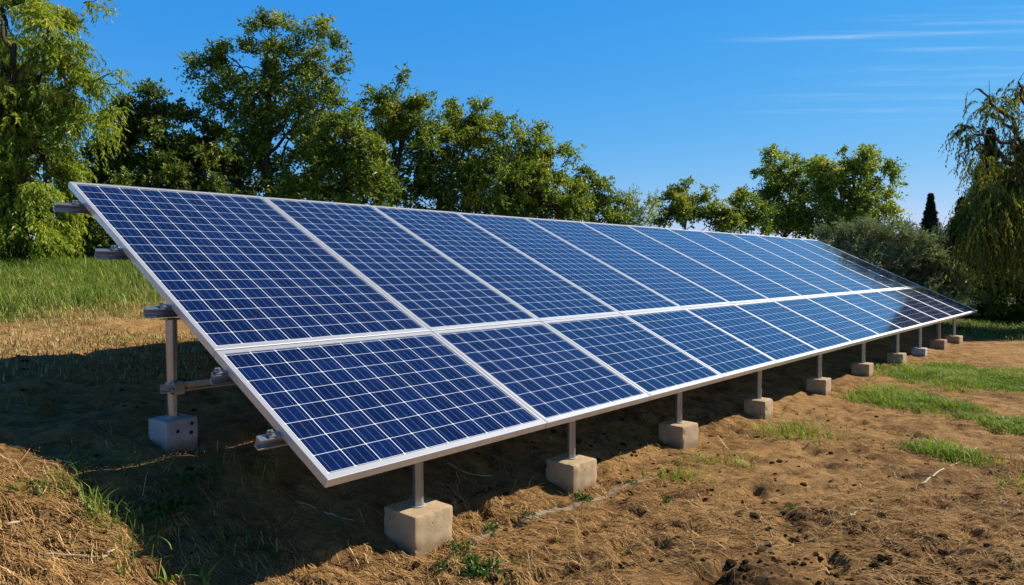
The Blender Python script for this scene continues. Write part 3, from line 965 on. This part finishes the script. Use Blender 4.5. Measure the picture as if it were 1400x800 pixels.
make_tree('young_tree', 'small round-topped young tree above the panels, left of the wide bright tree', 'tree', RG, 24.5, 940,
          [(940, 270, 20, 14), (925, 284, 24, 14), (958, 286, 22, 14), (940, 300, 40, 12), (985, 300, 24, 10)],
          'mid', 110, .14, .06, .9, .38, .25, 8, .07, tops=[(938, 262, 16, 90, 3), (908, 288, 16, 140, 2), (965, 272, 14, 60, 2)], tint_mu=.5)
make_tree('young_tree', 'small tree with one umbrella-shaped tuft left of the wide bright trees', 'tree', RG, 25.0, 1014,
          [(1018, 274, 15, 8), (1010, 296, 18, 10), (1030, 300, 24, 12), (1000, 304, 22, 8)],
          'mid', 111, .14, .06, .95, .34, .25, 8, .06, tops=[(1018, 270, 9, 90, 2), (1008, 275, 10, 160, 2)], tint_mu=.46)
make_tree('broadleaf_tree', 'bright green open tree, left one of the pair beyond the far panels', 'tree', RG, 46.0, 1086,
          [(1058, 228, 16, 14), (1082, 238, 24, 18), (1060, 252, 20, 18), (1095, 262, 28, 22), (1068, 280, 30, 20), (1100, 292, 34, 20), (1050, 298, 24, 14), (1080, 308, 46, 12)],
          'bright', 112, .24, .11, .30, .80, .25, 9, .18, tops=[(1056, 218, 14, 95, 3), (1044, 238, 12, 160, 2), (1090, 228, 12, 60, 2)], tint_mu=.44)
make_tree('broadleaf_tree', 'bright green spreading tree, right one of the pair beyond the far panels', 'tree', RG, 44.0, 1160,
          [(1150, 228, 24, 17), (1180, 232, 24, 18), (1128, 240, 16, 16), (1202, 246, 18, 16), (1160, 258, 36, 26), (1195, 274, 24, 22), (1135, 275, 28, 24), (1170, 296, 40, 22), (1205, 300, 20, 16), (1130, 308, 30, 16)],
          'bright', 113, .24, .11, .31, .80, .25, 9, .20, tops=[(1150, 214, 10, 90, 2), (1185, 218, 14, 60, 3), (1212, 240, 10, 20, 2), (1122, 228, 12, 150, 2), (1210, 290, 14, 0, 2)], tint_mu=.52, trunk_top=(1165, 235))
make_tree('olive_shrub', 'broad grey-green bushy shrub beside the far right panels', 'shrub', None, 19.0, 1235,
          [(1150, 328, 28, 14), (1185, 332, 34, 20), (1225, 335, 34, 20), (1262, 346, 32, 22), (1215, 360, 46, 26), (1268, 376, 36, 28), (1300, 388, 24, 24), (1240, 400, 60, 26), (1310, 412, 26, 22), (1275, 425, 40, 22), (1180, 360, 40, 24)],
          'olive', 114, .095, .026, 2.4, .34, .1, 12, .09, bark=M_BARK_PALE, tops=[(1180, 318, 14, 90, 4), (1240, 322, 14, 85, 4), (1275, 335, 14, 70, 3), (1310, 372, 14, 60, 3), (1150, 318, 12, 90, 3), (1215, 320, 14, 90, 3)], upness=.8, splay=.55, tipper=0)


def make_cypress(label, Y, px, top_py, base_w, seed, bot_py=460, group='dark cypresses'):
    rng = np.random.default_rng(seed)
    s = Y / F_PX
    b = at(px, 340, Y); b[2] = float(ground_z(b[0], b[1], False)) - .05
    root = empty('cypress_tree', tuple(b)); tag(root, label, 'tree', group)
    top = at(px, top_py, Y); H_ = top[2] - b[2]
    n = int(900 * H_ * base_w * s)
    n = max(700, min(n, 5200))
    f = rng.uniform(.05, 1, n) ** .85
    tier = rng.uniform(.55, 1.25, 64)[(f * 60).astype(int)]            # uneven tiers of branches
    r = base_w * s * .5 * np.clip((1 - f) ** .95 * (.55 + .45 * np.clip(f * 6, 0, 1)), .0, 1) * tier * .62
    th = rng.uniform(0, 2 * np.pi, n)
    rr = r * rng.uniform(.35, 1, n) ** .5
    S = np.stack([b[0] + rr * np.cos(th), b[1] + rr * np.sin(th), b[2] + f * H_ * .96], 1)
    D = nrm(np.stack([np.cos(th) * .75, np.sin(th) * .75, np.full(n, .65)], 1) + rng.normal(0, .25, (n, 3)))
    K, _ = sprays(S, D, rng.uniform(.6, 1.2, n) * np.clip(r * .75, .07, .42), np.full(n, -.2), 10, .075, .022, rng, .55)
    t = np.clip(np.repeat(rng.normal(.45, .2, n), 10) + rng.normal(0, .18, n * 10), 0, 1)
    wood = MB(); wood.tube([np.zeros(3), UP * H_ * .5, UP * H_ * .96], [.10, .06, .012], 7); wood.build('trunk', M_BARK, root, True)
    leaves_mesh('crown', K - b, t, LEAF['cypress'], root)


make_cypress('small dark spire of a cypress alone against the sky above the grey-green shrub', 27, 1271, 262, 66, 201)
make_cypress('tall blackish cypress behind the thin upper branches of the willow', 20, 1350, 168, 135, 202)
make_cypress('blackish cypress at the left edge of the willow', 19.5, 1314, 268, 120, 203)
make_cypress('wide blackish cypress mostly hidden behind the willow curtain', 20.5, 1396, 185, 160, 204)

# willow: limbs in the open, leaves on hanging strands
def make_willow():
    rng = np.random.default_rng(301)
    Y = 16.2; s = Y / F_PX
    b = at(1420, 340, Y); b[2] = float(ground_z(b[0], b[1], False)) - .05
    root = empty('willow_tree', tuple(b)); tag(root, 'weeping willow with hanging yellow-green strands at the right edge', 'tree')
    wood = MB()
    fork = at(1418, 260, Y)
    wood.tube(bez(b, fork, 0, 7, rng, .2) - b, np.linspace(.22, .12, 7), 9)
    ends = [(1332, 184), (1338, 122), (1392, 112), (1330, 205), (1355, 160), (1440, 110), (1480, 140), (1350, 258), (1330, 280), (1388, 235), (1460, 220), (1500, 230), (1385, 280), (1420, 160)]
    K_all, T_all = [], []
    anchors = []
    for e in ends:
        q = at(e[0], e[1], Y + rng.uniform(-1.0, 1.0))
        path = bez(fork + rng.normal(0, .1, 3), q, .35, 10, rng, .25)
        wood.tube(path - b, np.linspace(.075, .020, 10), 5, cap=False)
        for i in range(3, 10):
            for _ in range(3):
                t2 = path[i] + rng.normal(0, .16, 3) + UP * .05
                wood.tube(bez(path[i], t2, .04, 4) - b, [.010, .008, .006, .004], 3, cap=False)
                anchors.append((t2, e[1] < 215, i))
    # curtain anchors, lower and denser
    for _ in range(330):
        px, py = rng.uniform(1322, 1520), rng.uniform(250, 322)
        if px < 1345 and py < 275: continue
        anchors.append((at(px, py, Y + rng.uniform(-1.3, 1.2)), False, 5))
    for p, upper, i in anchors:
        m = 1 if upper else 6
        if upper and rng.random() < .5: continue
        S = p + rng.normal(0, .10, (m, 3))
        D = nrm(rng.normal(0, .25, (m, 3)) + np.array([0, 0, -.5]))
        ln = rng.uniform(.2, .55, m) if upper else rng.uniform(.3, .92, m)
        kk = 22
        K, P = sprays(S, D, ln, np.full(m, .75), kk, .095, .028, rng, .45, .02, .8)
        K_all.append(K); T_all.append(np.clip(np.repeat(rng.normal(.52, .2, m), kk) + rng.normal(0, .14, m * kk), 0, 1))
    for (px, py, rx, ry, m) in ((1358, 148, 22, 14, 45), (1318, 182, 18, 12, 40), (1392, 128, 22, 14, 45), (1340, 215, 22, 16, 34), (1440, 130, 40, 24, 60), (1352, 275, 24, 18, 130),
                                (1390, 268, 30, 20, 170), (1332, 298, 16, 22, 110), (1372, 310, 30, 30, 200), (1430, 270, 40, 40, 220), (1490, 230, 40, 60, 140), (1405, 200, 20, 16, 30)):
        c = at(px, py, Y + rng.uniform(-.5, .5)); d = nrm(rng.normal(0, 1, (m, 3)))
        S = c + d * rng.uniform(.2, 1, (m, 1)) * np.array([rx, (rx + ry) / 2, ry]) * s
        D = nrm(d * .6 + rng.normal(0, .4, (m, 3)) + UP * .1)
        K, P = sprays(S, D, rng.uniform(.2, .5, m), np.full(m, .9), 18, .09, .028, rng, .55, .05, .7)
        K_all.append(K); T_all.append(np.clip(np.repeat(rng.normal(.45, .22, m), 18) + rng.normal(0, .14, m * 18), 0, 1))
    wood.build('trunk', M_BARK, root, True)
    leaves_mesh('crown', np.concatenate(K_all) - b, np.concatenate(T_all), LEAF['willow'], root)


make_willow()
HB = 'dark bushes in the shade of the trees'
for (lab, Y, bp, lobes, sd) in (
        ('dark bush at the foot of the willow, right edge of the photo', 19.0, 1370, [(1345, 415, 34, 36), (1390, 405, 40, 42), (1440, 400, 44, 46), (1330, 440, 26, 20), (1375, 440, 44, 20), (1420, 440, 44, 22), (1480, 410, 40, 40)], 401),
        ('dark bush in the shade behind the left end of the panels', 15.0, 130, [(105, 300, 30, 30), (140, 290, 36, 34), (120, 322, 44, 16), (170, 310, 40, 26)], 402),
        ('dark undergrowth bush under the round dark tree', 15.8, 215, [(190, 300, 40, 30), (235, 305, 44, 30), (280, 300, 44, 34), (210, 250, 40, 34), (160, 265, 34, 34), (260, 268, 36, 30)], 403)):
    make_tree('leafy_bush', lab, 'bush', HB, Y, bp, lobes, 'dark', sd, .11, .05, 1.25, .36, .25, 9, .05, tint_mu=.35, inner=.15)

# ------------------------------------------------------------------ grass, weeds, straw, clods


def blades(P, hgt, wid, lean, rng, curl=.5):
    n = len(P)
    th = rng.uniform(0, 2 * np.pi, n)
    d = np.stack([np.cos(th), np.sin(th), 0 * th], 1); sd = np.stack([-np.sin(th), np.cos(th), 0 * th], 1)
    w = wid[:, None] * .5; h = hgt[:, None]; le = lean[:, None]
    m = P + UP * h * .55 + d * h * le * .3
    tp = P + UP * h * (1 - .45 * le * curl) + d * h * le
    v = np.stack([P - sd * w, P + sd * w, m + sd * w * .8, m - sd * w * .8, tp], 1)
    i = np.arange(n) * 5
    f = np.stack([i, i + 1, i + 2, i + 3, i + 3, i + 2, i + 4], 1).ravel()
    sizes = np.tile([4, 3], n)
    return v.reshape(-1, 3), f, sizes


def grass_obj(name, P, hgt, wid, lean, tint, mat, rng, parent=None, curl=.5, off=None):
    v, f, sz = blades(P, hgt, wid, lean, rng, curl)
    if off is not None: v = v - off
    return np_mesh(name, v, f, sz, mat, parent, face_attr={'tint': np.repeat(np.clip(tint, 0, 1), 2)})


def scatter_px(n, x0, x1, y0, y1, rng, maxd=40):
    """ground points spread evenly over a wedge of ground in front of the viewer"""
    px = rng.uniform(x0, x1, n); py = rng.uniform(y0, y1, n)
    c, s = math.cos(PITCH), math.sin(PITCH)
    u = (400 - py) / F_PX; x = (px - 700) / F_PX
    R = np.stack([x, c + u * s, -s + u * c], 1)
    lo = np.full(n, .5); hi = np.full(n, 60.0)
    for _ in range(34):
        mid_ = (lo + hi) / 2; p = R * mid_[:, None]
        above = p[:, 2] + CAM_H > ground_z(p[:, 0], p[:, 1], False)
        lo = np.where(above, mid_, lo); hi = np.where(above, hi, mid_)
    p = R * lo[:, None]
    p = p[lo < maxd]
    p[:, 2] = ground_z(p[:, 0], p[:, 1])
    return p


rng = np.random.default_rng(55)
# meadow on the slope at the left, thinning to dry stubble downhill
P = np.stack([rng.uniform(-20, 3, 230000), rng.uniform(6, 20, 230000)], 1)
keep = (P[:, 0] / P[:, 1] > -.95) & (P[:, 0] / P[:, 1] < .1)
P = P[keep]
cv = meadow_cover(P[:, 0], P[:, 1])
P = P[rng.random(len(P)) < cv * .95]
P = np.column_stack([P, ground_z(P[:, 0], P[:, 1])])
cl_ = fbm(P[:, 0] * .8, P[:, 1] * .8, 3)
cv = meadow_cover(P[:, 0], P[:, 1])
hg = (.05 + .12 * cv) * rng.uniform(.4, 1.3, len(P)) * (1 + 2.0 * cl_)
tint = .50 + .18 * rng.normal(0, 1, len(P)) + 1.3 * fbm(P[:, 0] * .45 + 9, P[:, 1] * .7, 3) + .6 * (1 - cv) + (rng.random(len(P)) < .12) * .5
tag(grass_obj('meadow_grass', P, hg, rng.uniform(.005, .012, len(P)), rng.uniform(.2, 1.2, len(P)), tint, LEAF['grass'], rng),
    'tall green meadow grass on the slope at the left below the trees', 'grass', kind='stuff')
# dry stubble between the meadow and the shade
P = scatter_px(16000, -60, 330, 385, 520, rng)
hg = rng.uniform(.015, .07, len(P)); k_ = fbm(P[:, 0] * 1.1, P[:, 1] * 1.1, 3)
ok = rng.random(len(P)) < np.clip(.45 + 2.2 * k_, .08, 1)
P, hg = P[ok], hg[ok]
tag(grass_obj('dry_stubble', P, hg, rng.uniform(.005, .010, len(P)), rng.uniform(.3, 1.3, len(P)), rng.uniform(0, 1, len(P)), LEAF['dry'], rng),
    'short straw-coloured stubble between the meadow and the shaded soil', 'dry grass', kind='stuff')
# thin grass in the shade at the lower left
P = scatter_px(3600, -60, 380, 540, 790, rng)
k_ = fbm(P[:, 0] * 1.6 + 4, P[:, 1] * 1.6, 3)
P = P[(rng.random(len(P)) < np.clip(.10 + 2.4 * k_, 0, 1)) & (a_of(P[:, 0], P[:, 1]) > -.62)]
tag(grass_obj('sparse_grass', P, rng.uniform(.04, .16, len(P)), rng.uniform(.004, .008, len(P)), rng.uniform(.3, 1.2, len(P)), rng.normal(.45, .25, len(P)), LEAF['grass'], rng),
    'thin scattered grass growing in the shade left of the panels', 'grass', kind='stuff')
# turf patches at the right
plab = ['largest patch of bright green grass, running along the right edge behind the others',
        'middle patch of bright green grass beside the concrete blocks',
        'small narrow patch of bright green grass nearest the viewer on the right',
        'little tuft of green grass cut off by the right edge']
for pc, lb in zip(PATCH, plab):
    cx, cy, ra, rb, th = pc
    n = int(60000 * ra * rb) + 2500
    u = rng.uniform(-1.25, 1.25, n) * ra; v = rng.uniform(-1.25, 1.25, n) * rb
    x = cx + u * math.cos(th) - v * math.sin(th); y = cy + u * math.sin(th) + v * math.cos(th)
    e = in_patch(x, y, pc) + .9 * fbm(x * 2.2, y * 2.2, 4, .65)
    e = e + .55 * fbm(x * 6 + 3, y * 6, 3, .6)
    ok = rng.random(n) < np.clip((1.12 - e) / .75, 0, 1) ** 1.3; x, y, e = x[ok], y[ok], e[ok]
    P = np.stack([x, y, ground_z(x, y)], 1)
    c_ = fbm(x * 3, y * 3, 3)
    hg = rng.uniform(.02, .075, len(P)) * np.clip(1.35 - e * .7, .4, 1.3) * (1 + 2.6 * c_) * np.where(rng.random(len(P)) < .05, 1.9, 1)
    hg = np.clip(hg, .012, .2)
    tag(grass_obj('grass_patch', P, hg, rng.uniform(.0035, .0075, len(P)), rng.uniform(.3, 1.3, len(P)), rng.normal(.55, .22, len(P)) + .9 * c_ + .35 * fbm(x * 1.2 + 50, y * 1.2, 2) + (rng.random(len(P)) < .07) * .5 + .2 * np.clip(e - .7, 0, 1), LEAF['turf'], rng),
        lb, 'grass patch', 'green grass patches on the right', 'stuff')
P = scatter_px(16000, 1180, 1560, 441, 500, rng, 40)
cv = meadow_cover(P[:, 0], P[:, 1]); k_ = fbm(P[:, 0] * .8, P[:, 1] * .8, 3)
P = P[rng.random(len(P)) < np.clip(cv * (.8 + k_ * 2), 0, 1)]
tag(grass_obj('verge_grass', P, rng.uniform(.04, .14, len(P)), rng.uniform(.010, .018, len(P)), rng.uniform(.2, .9, len(P)), rng.normal(.5, .2, len(P)), LEAF['grass'], rng),
    'short grass beyond the far end of the panels under the willow', 'grass', kind='stuff')
P = scatter_px(2600, 700, 1460, 520, 800, rng, 40)
k_ = fbm(P[:, 0] * 1.2 + 30, P[:, 1] * 1.2, 3)
P = P[(rng.random(len(P)) < np.clip(.05 + 1.6 * k_, 0, 1))]
tag(grass_obj('dry_wisps', P, rng.uniform(.03, .10, len(P)), rng.uniform(.003, .006, len(P)), rng.uniform(.4, 1.4, len(P)), rng.uniform(.2, 1, len(P)), LEAF['dry'], rng),
    'scattered dry grass wisps standing in the brown soil', 'dry grass', kind='stuff')

# litter of straw lying on the soil
def straw_strips(P, ln, wd, th, rng, lift=.004, bend=.25):
    n = len(P)
    seg = 4
    t = np.linspace(-.5, .5, seg + 1)
    cur = rng.normal(0, bend, n)
    ang = th[:, None] + cur[:, None] * (t[None, :] * 2)
    dx = np.cos(ang); dy = np.sin(ang)
    step = (ln / seg)[:, None]
    cx = np.cumsum(dx * step, 1); cy = np.cumsum(dy * step, 1)
    cx -= cx.mean(1, keepdims=True); cy -= cy.mean(1, keepdims=True)
    X = P[:, :1] + cx; Yv = P[:, 1:2] + cy
    Z = ground_z(X, Yv) + lift + np.abs(rng.normal(0, .006, n))[:, None] + np.abs(t)[None, :] * rng.uniform(0, .02, n)[:, None]
    w = (wd * .5)[:, None]
    A = np.stack([X - dy * w, Yv + dx * w, Z], -1); B = np.stack([X + dy * w, Yv - dx * w, Z + w * .4], -1)
    v = np.stack([A, B], 2).reshape(-1, 3)
    base = np.arange(n)[:, None] * (2 * (seg + 1)) + np.arange(seg)[None, :] * 2
    f = np.stack([base, base + 1, base + 3, base + 2], -1).reshape(-1)
    return v, f, np.full(n * seg, 4)


parts = []
P = np.concatenate([scatter_px(26000, -80, 1480, 470, 830, rng, 25), scatter_px(12000, 500, 1480, 560, 840, rng, 25), scatter_px(5000, -60, 340, 420, 840, rng, 25)])
n = len(P)
k_ = fbm(P[:, 0] * 1.0 + 77, P[:, 1] * 1.0, 3)
P = P[rng.random(n) < np.clip(.42 + 3.0 * k_, .05, 1) * np.where(a_of(P[:, 0], P[:, 1]) < -.3, .5, 1)]; n = len(P)
v, f, sz = straw_strips(P, rng.gamma(2.2, .035, n) + .02, rng.uniform(.0012, .0034, n), rng.normal(math.radians(-6), .65, n), rng)
o = np_mesh('straw_litter', v, f, sz, M_STRAW, face_attr={'tint': np.repeat(np.clip(rng.normal(.40, .28, n), 0, 1), 4)})
tag(o, 'loose dry straw lying matted over the brown soil', 'straw', kind='stuff')

# soil clods and crumbs
import bmesh
def clod_mesh(seed):
    bm = bmesh.new(); bmesh.ops.create_icosphere(bm, subdivisions=3, radius=1)
    r = random.Random(seed); offs = [Vector((r.gauss(0, 1), r.gauss(0, 1), r.gauss(0, 1))).normalized() for _ in range(6)]
    for vv in bm.verts:
        k = 1 + sum(.16 * max(0, vv.co.dot(o_)) ** 3 * (1 if i % 2 else -1) for i, o_ in enumerate(offs)) 
        k += .55 * float(fbm(np.array(vv.co.x * 1.7 + seed * 9 + vv.co.z), np.array(vv.co.y * 1.7 + vv.co.z * 1.3), 3, .65)) + r.uniform(-.09, .09)
        vv.co *= k; vv.co.z *= .65
    bm.verts.index_update()
    V = np.array([tuple(vv.co) for vv in bm.verts]); Fc = np.array([[vv.index for vv in fc.verts] for fc in bm.faces]); bm.free()
    return V, Fc


protos_c = [clod_mesh(s_) for s_ in range(5)]


def clods(P, size, rng):
    vs, fs, off = [], [], 0
    for p, s_ in zip(P, size):
        V, Fc = protos_c[rng.integers(0, 5)]
        th = rng.uniform(0, 6.28); c, s = math.cos(th), math.sin(th)
        q = V * s_ * np.array([rng.uniform(.7, 1.4), rng.uniform(.7, 1.2), rng.uniform(.6, 1)])
        q = np.stack([q[:, 0] * c - q[:, 1] * s, q[:, 0] * s + q[:, 1] * c, q[:, 2]], 1) + p + UP * s_ * .15
        vs.append(q); fs.append(Fc + off); off += len(V)
    v = np.concatenate(vs); f = np.concatenate(fs)
    return v, f.ravel(), np.full(len(f), 3)


P = np.concatenate([scatter_px(1700, 560, 1480, 560, 820, rng, 20), scatter_px(500, 850, 1440, 640, 820, rng, 20), scatter_px(400, -40, 300, 480, 820, rng, 20)])
k_ = fbm(P[:, 0] * 1.3 + 17, P[:, 1] * 1.3, 3)
P = P[rng.random(len(P)) < np.clip(.45 + 2.5 * k_, .08, 1)]
v, f, sz = clods(P, np.minimum(rng.gamma(1.6, .0042, len(P)) + .0025, .022), rng)
tag(np_mesh('soil_crumbs', v, f, sz, M_CLOD, smooth_shade=False), 'dark crumbs of turned soil scattered over the bare ground', 'soil', kind='stuff')

# clods big enough to single out
CL = [(855, 690, 'left of the dug-up spot'), (1032, 708, ''), (1127, 700, ''), (1160, 720, ''), (1200, 705, ''), (1095, 718, ''), (1165, 732, ''), (1251, 726, ''), (1060, 650, ''), (1330, 742, ''), (1020, 780, ''), (1210, 770, '')]
for i, (px, py, _) in enumerate(CL):
    p = gpt(px, py); p[2] = float(ground_z(p[0], p[1]))
    for q in range((1, 3, 2, 3, 2, 2, 3, 2, 1, 2, 3, 2)[i]):
        c_ = p + np.array([rng.normal(0, .05), rng.normal(0, .045), 0]) * (q > 0)
        c_[2] = float(ground_z(c_[0], c_[1]))
        v, f, sz = clods(c_[None], np.array([rng.uniform(.014, .030)]), rng)
        o = np_mesh('soil_clod', v - c_, f, sz, M_CLOD, smooth_shade=False); o.location = c_
        tag(o, 'dark lump of turned soil lying on the bare ground on the right', 'soil clod', 'dark soil lumps on the right')


def weed(px, py, size, label, seed, n=26):
    r = np.random.default_rng(seed)
    p = gpt(px, py); p[2] = float(ground_z(p[0], p[1]))
    root_n = n
    th = r.uniform(0, 6.28, root_n)
    S = np.column_stack([r.normal(0, size * .22, root_n), r.normal(0, size * .22, root_n), np.zeros(root_n)])
    D = nrm(np.column_stack([np.cos(th), np.sin(th), r.uniform(.3, 1.4, root_n)]))
    K, _ = sprays(S, D, size * r.uniform(.4, .9, root_n), np.full(root_n, .35), 7, size * .26, size * .13, r, .9, .25, .1, .9)
    o = leaves_mesh('weed', K, np.clip(r.normal(.5, .22, len(K)), 0, 1), LEAF['weed'], None)
    o.location = p
    tag(o, label, 'weed', 'small green weeds by the blocks')


W_ = [(627, 752, .085, 'small green weed at the right foot of the nearest concrete block'),
      (640, 772, .10, 'leafy green weed low in front of the nearest concrete block'),
      (660, 783, .12, 'bushiest green weed at the bottom edge near the nearest block'),
      (606, 780, .07, 'small dull weed directly in front of the nearest concrete block'),
      (702, 772, .06, 'lone little weed on bare soil right of the bushiest weed'),
      (672, 727, .09, 'dark green weed beside the pale strip between the first two blocks'),
      (722, 708, .065, 'flat little weed on the pale strip between the first two blocks'),
      (758, 693, .07, 'dark round weed in front of the second concrete block'),
      (794, 683, .085, 'bright green weed touching the corner of the second concrete block'),
      (865, 662, .06, 'tiny weed on the pale strip left of the third concrete block'),
      (911, 690, .06, 'tiny lone weed on open soil below the third concrete block'),
      (1083, 692, .06, 'tiny lone weed beside a dark soil lump on the right')]
for i, (px, py, s_, lb) in enumerate(W_): weed(px, py, s_, lb, 600 + i, 18 if s_ < .08 else 30)


def tuft(px, py, nbl, hgt, label, seed, spread=.05, leaf='grass', wid=.007, name='grass_tuft', group='grass tufts', lean=(.3, 1.2), tint=(.5, .2)):
    r = np.random.default_rng(seed)
    p = gpt(px, py); p[2] = float(ground_z(p[0], p[1]))
    # curved blades in four segments
    vs, fs, sz, off = [], [], [], 0
    for _ in range(nbl):
        th = r.uniform(0, 6.28); d = np.array([math.cos(th), math.sin(th), 0]); sd = np.array([-d[1], d[0], 0])
        b0 = np.array([r.normal(0, spread), r.normal(0, spread), 0])
        h = hgt * r.uniform(.45, 1.1); le = r.uniform(*lean); w = wid * r.uniform(.7, 1.3)
        t = np.linspace(0, 1, 6)[:, None]
        c = b0 + UP * h * (t - .42 * le * t ** 2.4) + d * h * le * t ** 1.8
        ww = w * .5 * (1 - t ** 2 * .95)
        q = np.concatenate([c - sd * ww, c + sd * ww])
        vs.append(q)
        for j in range(5): fs.extend([off + j, off + 6 + j, off + 7 + j, off + j + 1]); sz.append(4)
        off += 12
    tt = np.repeat(np.clip(r.normal(tint[0], tint[1], nbl), 0, 1), 5)
    o = np_mesh(name, np.concatenate(vs), fs, sz, LEAF[leaf], None, face_attr={'tint': tt})
    o.location = p
    tag(o, label, 'grass tuft', group)


tuft(62, 672, 30, .15, 'long-bladed green tuft on the sunlit shade line at the left edge', 701, .07)
tuft(20, 668, 18, .10, 'low grass tuft at the far left edge of the photo', 702, .06)
tuft(128, 708, 12, .16, 'tall grass tuft where the shade line turns downward', 703, .03)
tuft(232, 792, 9, .09, 'short bright tuft at the bottom edge, left of the broad-bladed one', 704, .02, wid=.011)
tuft(282, 796, 8, .10, 'broad-bladed bright tuft poking up at the bottom edge', 705, .02, wid=.012)
tuft(350, 742, 16, .17, 'shaded grass tuft below the lowest rail end', 706, .06)
tuft(300, 730, 14, .12, 'shaded grass tuft left of the one below the lowest rail', 707, .07)
tuft(215, 728, 20, .14, 'shaded tuft of thin grass below the grey block', 708, .08)
tuft(178, 752, 12, .11, 'sparse tuft at the lower end of the sunlit shade line', 709, .05)
tuft(165, 470, 30, .14, 'dull tuft on dry soil left of the tall back post', 710, .10, tint=(.75, .2))
for i, (px, py, s_, n_) in enumerate(((930, 655, .12, 90), (1018, 640, .10, 40), (968, 632, .12, 100), (1078, 594, .16, 240), (890, 650, .06, 20))):
    tuft(px, py, n_, s_, ['pale fine tuft below the third concrete block', 'small fine tuft between third and fourth blocks, right of the others', 'fine green tuft right of the third concrete block',
                          'wide green tuft right of the fourth concrete block', 'thin low tuft left of the third concrete block'][i], 720 + i, .19 if n_ > 200 else .10 if n_ > 50 else .06, 'turf', .006, lean=(.3, 1.0), tint=(.6, .2))
tuft(1385, 640, 70, .20, 'dry tan tuft at the right edge beside the small grass patch', 731, .16, 'dry', .006)
tuft(1392, 668, 40, .12, 'green tuft at the right edge below the dry tan one', 732, .10, 'turf', .007)
# leafy seedlings in the shade
weed(232, 700, .16, 'dark leafy weed in the shade right below the grey block', 650, 26)
weed(255, 655, .11, 'small leafy weed at the foot of the grey block', 651, 20)


def stick(pxs, r, label, name='fallen_twig', mat=None, lift=.008, group='fallen twigs', flat=1.0):
    pts = []
    for px, py in pxs:
        p = gpt(px, py); p[2] = float(ground_z(p[0], p[1])) + lift; pts.append(p)
    pts = np.array(pts); t = np.linspace(0, len(pts) - 1, 4 * len(pts))
    q = np.column_stack([np.interp(t, np.arange(len(pts)), pts[:, i]) for i in range(3)])
    q[1:-1] += rng.normal(0, r * .5, (len(q) - 2, 3))
    mb = MB(); mb.tube(q - pts[0], np.linspace(r, r * .5, len(q)), 6)
    o = mb.build(name, mat or M_TWIG, None, True); o.location = pts[0]
    tag(o, label, 'twig', group)


t_ = NT('dry_twig'); M_TWIG = t_.done(t_.bsdf(t_.ramp(t_.noise(t_.coord('Object'), 30, 4), [(.3, (.26, .19, .11)), (.7, (.55, .44, .28))]), .85))
stick([(1257, 664), (1285, 645), (1308, 632), (1336, 610)], .007, 'long pale curved twig across the small grass patch on the right')
stick([(1163, 710), (1178, 694)], .006, 'short pale stick amid the dark soil lumps on the right')
stick([(392, 676), (410, 690), (432, 694)], .006, 'pale twig in the shade under the nearest lower panel')
stick([(442, 694), (462, 706), (486, 716)], .006, 'bent pale twig in the shade left of the nearest front post')
stick([(612, 634), (640, 648), (672, 652)], .006, 'pale twig in the shade between the first two front posts')
stick([(8, 718), (48, 704)], .008, 'thick pale stalk on lit soil at the lower left edge')
stick([(140, 762), (160, 752)], .007, 'short pale stalk beside the shade line at the lower left')
stick([(50, 755), (135, 759)], .005, 'long thin pale stalk lying level on the lower left soil')
# pale strip of old concrete edging showing through the soil between the first blocks
mb = MB(); pl = [gpt(*q) for q in ((640, 742), (690, 722), (745, 704), (800, 688), (850, 668), (900, 650))]
vv = []
pl = np.array(pl); tt_ = np.linspace(0, 5, 46)
for i, t_ in enumerate(tt_):
    p = np.array([np.interp(t_, np.arange(6), pl[:, q]) for q in range(3)])
    wl_, wr_ = (.018 + .030 * abs(float(fbm(np.array(t_ * 2.3 + 3 * q), np.array(q * 7.7), 3))) for q in (0, 1))
    if i in (0, 45): wl_ = wr_ = .004
    z = float(ground_z(p[0], p[1])) + .006 + .016 * float(fbm(np.array(t_ * 1.7), np.array(3.3), 2))
    a_, b_ = p - HH * wl_, p + HH * wr_
    vv += [(*a_[:2], z - .05), (*a_[:2], z), (*b_[:2], z + .003), (*b_[:2], z - .05)]
fc = []
for i in range(45):
    for j in range(3): fc.append((i * 4 + j, (i + 1) * 4 + j, (i + 1) * 4 + j + 1, i * 4 + j + 1))
mb.add(vv, fc); o = mb.build('concrete_edging', m_concrete('soiled_concrete', (.34, .29, .215))); tag(o, 'pale grey edging strip half buried in soil between the front blocks', 'edging strip')
